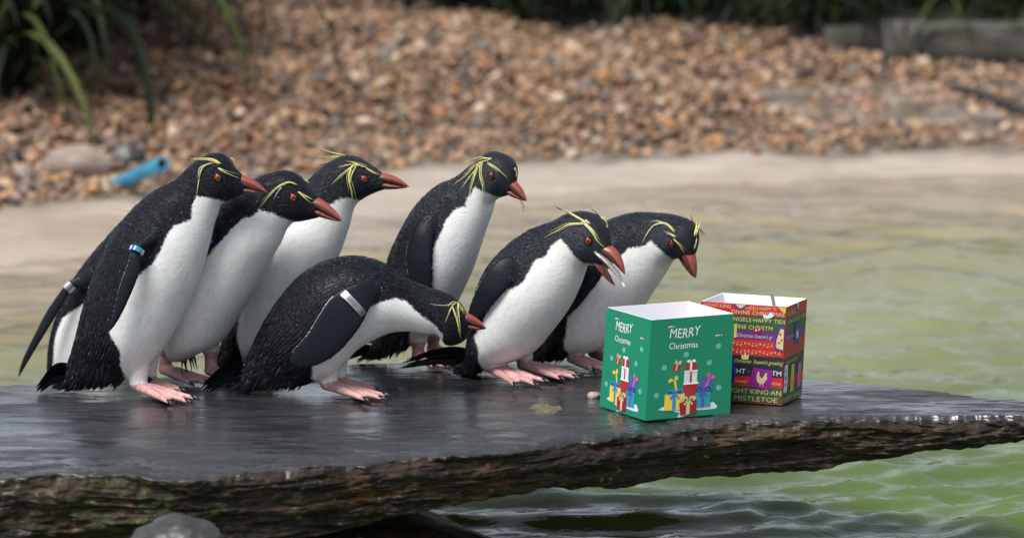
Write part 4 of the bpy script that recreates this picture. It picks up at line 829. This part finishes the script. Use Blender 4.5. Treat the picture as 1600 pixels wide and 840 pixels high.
for y0, y1, m in rows_: f.poly('wrap_stripe', m, [[(.005, y0 + .001), (.995, y0 + .001), (.995, min(y1, .997)), (.005, min(y1, .997))]], 1)
f.text('MERRY KING', gold, .05, .022, .048, wmax=.9); f.text('ANGELS OF', gold, .05, .82, .045, wmax=.9); f.text('KING', gold, .05, .90, .05, wmax=.5); f.text("greetings", gold, .05, .665, .04, wmax=.5, italic=.2); f.text("Season's", gold, .05, .41, .04, wmax=.6, italic=.2)
f.poly('printed_card', 'wrap_blue', [qp(.45, .58, .70, .80)], 5); f.poly('printed_rabbit', 'print_snow', [[(.53, .64), (.52, .74), (.56, .70), (.60, .70), (.63, .74), (.62, .63)]], 6)
f.poly('printed_card', 'print_snow', [qp(.03, .12, .20, .40)], 5); f.poly('printed_card_mark', 'wrap_navy', [circ(.11, .20, .03, 8, .02), circ(.11, .27, .035, 8, .02), circ(.11, .34, .02, 8, .015)], 6)
f.poly('printed_card', 'wrap_lime', [qp(.36, .10, .52, .38)], 5); f.poly('printed_card', 'print_pink', [qp(.70, .12, .86, .37)], 5); f.poly('printed_kite', 'wrap_blue', [[(.42, .995), (.62, .995), (.52, .90)]], 5); f.poly('printed_kite', 'print_snow', [[(.46, .994), (.58, .994), (.52, .93)]], 6)
f.poly('music_stave', 'wrap_orange', [qp(.02, .5 + .02 * i, .98, .504 + .02 * i) for i in range(6)], 4)
# strip of tape over the far rim
p0 = (rel2(T2)[1] * .60 + rel2(T2)[2] * .40); dx = (rel2(T2)[1] - rel2(T2)[2]); dx /= np.linalg.norm(dx); bb = np.array([-W2[0], -W2[1], 0]) * .0042
V = [p0 + bb + dx * s_ + np.array([.004 * (z_ < 0), 0, z_]) + bb * k_ * .12 for z_, s_ in ((.004, -.004), (.004, .002), (-.030, .005), (-.030, -.001)) for k_ in (0, 1)]
link('tape_strip', mesh_data('tape_strip', V, [(0, 2, 4, 6), (1, 7, 5, 3), (0, 1, 3, 2), (2, 3, 5, 4), (4, 5, 7, 6), (6, 7, 1, 0)], 'band_metal', False), root2)

# lettering punched in the silver band
pg = PG['E']; P3, W = pg['flip']; i = 12; p = P3[i]; t = P3[i + 2] - P3[i - 2]; t = t / np.linalg.norm(t); q = np.cross(t, pg['nb']); q /= np.linalg.norm(q)
if q[0] < 0: q = -q
nn = np.cross(q, t); nn = nn if nn @ pg['nb'] > 0 else -nn
band = [o for o in pg['root'].children if o.name.startswith('flipper_band')][0]
fb = Face(band, *(p - pg['A'] + q * a * W[i] * .84 - t * b * .0055 + nn * (.0125 + .0018) for a, b in ((-.6, -1), (.35, -1), (.35, 1), (-.6, 1))), nn)
fb.text('SUREIN', 'band_mark', .05, .25, .5, wmax=.9, k=1)

# things lying on the slab
c = on_z(928, 618, 0.0); V, F = ball(3); n_ = fbm(V[:, 0] + 4, V[:, 1], V[:, 2], 3); V = V * (1 + .25 * n_)[:, None] * np.array([.013, .012, .008]); tag(link('pebble', mesh_data('pebble', V, F, 'tan_boulder'), loc=(c[0], c[1], slab_z(c[0], c[1]) + .004)), 'small whitish pebble peeping out beside the green box', 'pebble')
c = on_z(853, 636, 0.0); rg = []
for r_ in np.linspace(.05, 1, 9): rg.append([(c[0] + r_ * .034 * (1 + .9 * float(fbm(math.cos(a) * 1.3, math.sin(a) * 1.3, 7.7))) * math.cos(a), c[1] + r_ * .045 * (1 + .9 * float(fbm(math.cos(a) * 1.3, math.sin(a) * 1.3, 2.7))) * math.sin(a), 0) for a in np.linspace(0, 2 * np.pi, 40, endpoint=False)])
rg = np.array(rg); 
for i_ in range(9):
    for j_ in range(40): rg[i_, j_, 2] = slab_z(rg[i_, j_, 0], rg[i_, j_, 1]) + .0042 * (1 - (i_ / 8) ** 2) * (1 + .8 * float(fbm(rg[i_, j_, 0] * 60, rg[i_, j_, 1] * 60, 1))) - .0012 * (i_ == 8)
V, F = loft(rg); plain('dried_crust', (.11, .092, .055), .8, .75, 160, bump=.5); tag(link('dried_crust', mesh_data('dried_crust', V, F, 'dried_crust')), 'yellowish dried crust on the slab between bird and green box', 'crust')

# ================================================================== THE BANK BEHIND
def bank(x, y):
    d = y - toeY(x); m = .05 * fbm(np.asarray(x) * .9, np.asarray(y) * .9, 3.0, 3) + .02 * fbm(np.asarray(x) * 3, np.asarray(y) * 3, 8.0, 2)
    return -.262 + np.clip(d, -.3, None) * .105 + m * smooth01(d / .5)
def on_bank(px, py):
    """where the sight line through a pixel meets the bank"""
    d = ray(px, py); lo, hi = 12.0, 24.0
    for _ in range(40):
        m = (lo + hi) / 2; p = CAM + d * m
        if p[2] > float(bank(p[0], p[1])): lo = m
        else: hi = m
    return CAM + d * lo
xs = np.linspace(-4.4, 4.4, 90); V = []
for x in xs:
    for v in np.linspace(-.05, 7, 70): yy = toeY(x) + v; V.append((x, yy, float(bank(x, yy)) - .012 - (.05 if v < 0 else 0)))
o = link('gravel_bank', mesh_data('gravel_bank', V, [(a, d, c, b) for a, b, c, d in grid_faces(90, 70)], 'gravel_bed')); tag(o, kind='structure')
IV, IF = ico_verts(); npb = 44000
px_ = RNG.uniform(-2.7, 2.7, npb); dd = RNG.random(npb) ** .9 * 3.4 - .05; py_ = toeY(px_) + dd + RNG.normal(0, .03, npb)
size = np.clip(np.exp(RNG.normal(-4.56, .44, npb)), .005, .030); size *= np.where(dd < .25, 1.15, 1.0)
pz_ = bank(px_, py_) + size * .25 + RNG.uniform(0, .016, npb)
pal = np.array([(.30, .19, .12), (.36, .25, .17), (.22, .135, .085), (.42, .31, .22), (.40, .23, .095), (.33, .225, .18), (.10, .085, .08), (.15, .145, .155), (.52, .44, .36), (.26, .17, .13), (.34, .15, .085)]); pw = np.array([.12, .15, .13, .12, .08, .12, .09, .07, .09, .06, .04]); pw /= pw.sum()
colr = pal[RNG.choice(len(pal), npb, p=pw)] * RNG.uniform(.38, 1.12, (npb, 1)) * np.array([1.06, .95, .83])
TOPB = np.array([on_bank(x, y)[:2] for x, y in ((-300, 60), (0, 40), (180, 8), (400, -8), (560, -2), (680, 22), (800, 34), (1000, 40), (1200, 52), (1310, 74), (1400, 100), (1600, 106), (1900, 110))]); topY = lambda x: np.interp(x, TOPB[:, 0], TOPB[:, 1])
pz_ = np.where(py_ > topY(px_) + RNG.normal(0, .04, npb), pz_ - .3, pz_)
sc = size[:, None] * RNG.uniform(.62, 1.25, (npb, 3)) * np.array([1.1, 1.0, .72])
an = RNG.uniform(0, 2 * np.pi, npb); bn_ = RNG.normal(0, .5, npb)
nvI = len(IV); jitter = 1 + RNG.normal(0, .13, (npb, nvI, 1)); W3 = IV[None] * jitter * sc[:, None, :]
ca, sa, cb_, sb_ = np.cos(an)[:, None], np.sin(an)[:, None], np.cos(bn_)[:, None], np.sin(bn_)[:, None]
x1 = W3[..., 0] * ca - W3[..., 1] * sa; y1 = W3[..., 0] * sa + W3[..., 1] * ca; z1 = W3[..., 2]; x2 = x1 * cb_ + z1 * sb_; z2 = -x1 * sb_ + z1 * cb_
W3 = np.stack([x2 + px_[:, None], y1 + py_[:, None], z2 + pz_[:, None]], -1).reshape(-1, 3)
FI = (IF[None] + (np.arange(npb) * nvI)[:, None, None]).reshape(-1, 3)
me = bpy.data.meshes.new('gravel'); me.vertices.add(len(W3)); me.vertices.foreach_set('co', W3.astype(np.float32).ravel()); me.loops.add(FI.size); me.loops.foreach_set('vertex_index', FI.astype(np.int32).ravel())
me.polygons.add(len(FI)); me.polygons.foreach_set('loop_start', np.arange(0, FI.size, 3, dtype=np.int32)); me.polygons.foreach_set('use_smooth', np.ones(len(FI), bool)); me.update(calc_edges=True)
cattr(me, 'tint', np.concatenate([np.repeat(colr, nvI, 0), np.ones((npb * nvI, 1))], 1)); me.materials.append(MATS['gravel_stone'])
tag(link('gravel', me), 'brown and tan gravel covering the bank behind the pond', 'gravel', kind='stuff')

c = on_bank(122, 282); rock('boulder', (c[0], c[1] + .05, c[2] + .035), (.098, .08, .062), 1.7, 'tan_boulder', .16, 4, label='pinkish tan boulder lying beside the blue pipe', cat='boulder', rz=-.2)
c = on_bank(196, 262); rock('boulder', (c[0], c[1] + .05, c[2] + .02), (.06, .05, .045), 6.7, 'grey_boulder', .16, 4, label='small greyish boulder behind the blue pipe', cat='boulder')
for i, (x, y, s_) in enumerate(((10, 296, .040), (34, 290, .042), (62, 298, .026), (20, 262, .036))):
    c = on_bank(x, y); rock('boulder', (c[0], c[1] + .03, c[2] + s_ * .45), (s_ * .8, s_, s_ * 1.0), 12 + 3.1 * i, ('gravel_bed', 'tan_boulder', 'gravel_bed', 'grey_boulder')[i], .2, 3, label=('squat brown boulder at the concrete edge left of the pinkish boulder', 'upright grey boulder between brown boulders at the concrete edge', 'small tan stone beside the pinkish boulder near the green tuft', 'grey boulder set above the brown boulders by the dark plant')[i], cat='boulder')
# blue pipe
a = on_bank(176, 292); b = on_y(254, 256, a[1] - .34); P = np.array([a + (b - a) * t for t in np.linspace(-.25, 1, 12)]); pr = .0205
root = thing('pipe', tuple(a), 'bright blue plastic pipe poking out of the gravel over the concrete', 'pipe')
ro = tube(P, pr, 28); ri = tube(P, pr * .68, 28); V = np.concatenate([ro.reshape(-1, 3), ri.reshape(-1, 3)]); F = grid_faces(12, 28, True); F += [tuple(i + 12 * 28 for i in f[::-1]) for f in grid_faces(12, 28, True)]
F += [(11 * 28 + j, 11 * 28 + (j + 1) % 28, 23 * 28 + (j + 1) % 28, 23 * 28 + j) for j in range(28)]
link('pipe_wall', mesh_data('pipe_wall', V - a, F, 'pipe_blue'), root); V, F = loft(tube(np.concatenate([P[:11], [P[10] * .15 + P[11] * .85]]), pr * .67, 20)); link('pipe_shade_plug', mesh_data('pipe_shade_plug', V - a, F, 'pipe_shade'), root)  # solid dark plug added inside, painted as the shade of the bore
# timber edging on the right
def timber(p0, p1, hgt, dep, label):
    p0, p1 = np.array(p0), np.array(p1); d = p1 - p0; L = np.linalg.norm(d); u = d / L; s = np.cross((0, 0, 1.0), u); n = 40; rg = []
    prof = [(-.5, -.5), (-.52, 0), (-.5, .42), (-.42, .5), (0, .52), (.42, .5), (.5, .42), (.52, 0), (.5, -.5)]
    for i in range(n): rg.append([p0 + d * i / (n - 1) + s * dep * a + np.array([0, 0, hgt * (b + .5)]) * (1 + .05 * float(fbm(i * .3, a * 2, b * 2))) + s * .01 * float(fbm(i * .2, b * 3, 4)) for a, b in prof])
    V, F = loft(np.array(rg)); tag(link('timber_edging', mesh_data('timber_edging', V - p0, F, 'weathered_timber'), loc=tuple(p0)), label, 'timber')
a = on_bank(1382, 100); timber(a + np.array([0, .06, -.02]), a + np.array([1.5, .02, -.03]), .150, .12, 'thick weathered grey timber edging the planting bed')
a = on_bank(1300, 84); timber(a + np.array([-.02, .10, -.01]), a + np.array([.10, .10, -.01]), .085, .10, 'short weathered timber offcut at the end of the edging')
P = spline([on_bank(1480, 148) + np.array([0, 0, .03]), on_bank(1545, 168) + np.array([0, -.02, .035]), on_bank(1610, 190) + np.array([0, -.03, .03]), on_bank(1720, 205)], 20); V, F = loft(tube(P, np.linspace(.010, .022, 20), 9)); tag(link('branch', mesh_data('branch', V, F, 'branch_dark')), 'dark fallen branch lying on the gravel', 'branch')

V = []; xs = np.linspace(-4.2, 4.2, 80)
for x in xs:
    for v in np.linspace(0, 5, 40): yy = float(topY(x)) + .02 + v; V.append((x, yy, float(bank(x, yy)) + .012 + .02 * smooth01(v / .3) + .02 * float(fbm(x * 4, yy * 4, 6, 3))))
tag(link('planting_bed', mesh_data('planting_bed', V, [(a, d, c, b) for a, b, c, d in grid_faces(80, 40)], 'shaded_soil')), kind='structure')
# strap-leaved plants -------------------------------------------
def leaf_mesh(ln, wd, droop, seed):
    n = 12; V = []; rs = np.random.default_rng(seed); cx = rs.normal(0, .05)
    for i in range(n):
        t = i / (n - 1); a = R(78) - droop * t ** 1.3; 
        if i == 0: p = np.zeros(3)
        else: p = p + np.array([math.cos(a), cx * t, math.sin(a)]) * ln / (n - 1)
        w_ = wd * (min(1, .5 + 2 * t) * (1 - t ** 3) + .03); up = np.array([-math.sin(a), 0, math.cos(a)])
        V += [p + np.array([0, -w_, 0]) + up * w_ * .35, p, p + np.array([0, w_, 0]) + up * w_ * .35]
    return mesh_data('leaf', V, grid_faces(n, 3), 'strap_leaf')
LEAF = [leaf_mesh(l, w_, d, i) for i, (l, w_, d) in enumerate(((.55, .010, 1.6), (.65, .012, 2.0), (.45, .009, 1.2), (.72, .012, 2.5), (.60, .014, 2.2), (.38, .010, 2.6), (.50, .008, 1.9), (.80, .012, 2.8)))]
def strap_plant(loc, n, sc, label, rad=.06, dirs=None, grp='strap leaved plants along the bank'):
    root = thing('strap_leaf_plant', tuple(loc), label, 'plant', grp)
    for i in range(n):
        o = link('leaf', LEAF[int(RNG.integers(0, len(LEAF)))], root); r_ = rad * math.sqrt(RNG.random()); th = RNG.uniform(0, 2 * np.pi)
        o.location = (r_ * math.cos(th), r_ * math.sin(th), 0); fa = th + RNG.normal(0, .5) if dirs is None else RNG.uniform(*dirs)
        o.rotation_euler = (RNG.normal(0, .12), RNG.normal(0, .18), fa); o.scale = [sc * RNG.uniform(.65, 1.15)] * 3
    return root
def shrub(loc, size, n, label, seed):
    root = thing('shrub', tuple(loc), label, 'shrub', 'evergreen shrubs at the back of the bank'); rs = np.random.default_rng(seed); V, F = [], []
    d = rs.normal(size=(n, 3)); d /= np.linalg.norm(d, axis=1)[:, None]; rr = rs.random(n) ** .45; lump = 1 + .28 * fbm(d[:, 0] * 1.6 + seed, d[:, 1] * 1.6, d[:, 2] * 1.6, 3)
    P = d * (rr * lump)[:, None] * np.array(size); P[:, 2] = np.abs(P[:, 2] + size[2] * .75)
    for p in P:
        a = rs.normal(size=3); a /= np.linalg.norm(a); b = np.cross(a, rs.normal(size=3)); b /= np.linalg.norm(b); L = rs.uniform(.03, .06); w_ = L * .32; k = len(V); nn_ = np.cross(a, b)
        V += [p, p + a * L * .5 + b * w_, p + a * L, p + a * L * .5 - b * w_, p + a * L * .5 - nn_ * w_ * .3]; F += [(k, k + 1, k + 4), (k + 1, k + 2, k + 4), (k + 2, k + 3, k + 4), (k + 3, k, k + 4)]
    me = mesh_data('foliage', V, F, 'strap_leaf', False); o = link('foliage', me, root); tag(o, kind='stuff')
    for i in range(5):
        th = rs.uniform(0, 6.28); e = np.array([math.cos(th) * size[0] * .5, math.sin(th) * size[1] * .5, size[2] * 1.1]); Vt, Ft = loft(tube(spline([(0, 0, -.05), e * .5 + rs.normal(0, .03, 3), e], 8), np.linspace(.014, .004, 8), 6)); link('stem', mesh_data('stem', Vt, Ft, 'branch_dark'), root)
    return root
# big dark clumps at the left
for i, (x, y, n, sc, lb) in enumerate(((-30, 140, 120, 1.3, 'dark strap leaved clump overhanging the boulders by the blue pipe'), (70, 80, 120, 1.6, 'dark strap leaved clump with long blades reaching over the gravel'), (-10, 70, 200, 1.5, 'dark strap leaved clump partly behind the overhanging one'), (170, 15, 110, 1.5, 'dark strap leaved clump where the gravel meets the shrubs'))):
    c = on_bank(x, y); strap_plant(c - np.array([0, 0, .02]), n, sc, lb, .14, grp='dark strap leaved clumps beside the pipe')
c = on_bank(53, 262); strap_plant(c, 30, .10, 'small bright green grass tuft among the boulders', .03, grp=None)
for i, x in enumerate((620, 690, 800, 905, 1010, 1100, 1200, 1290, 1400, 1500, 1600)):
    X0 = on_bank(x, 40)[0]; yy = float(topY(X0)) + .08 + .10 * (i % 2); strap_plant((X0, yy, float(bank(X0, yy))), (75 if i < 8 else 22), .55 + .12 * (i % 3), 'green strap leaved plant hanging over the back edge of the gravel', .08)
for i in range(10):
    x = -2.6 + i * .56; yy = float(topY(x)) + .62 + .2 * (i % 2); shrub((x, yy, float(bank(x, yy)) - .05), (.42, .40, .24), 2600, 'dark evergreen shrub closing off the top of the gravel bank', 40 + i)
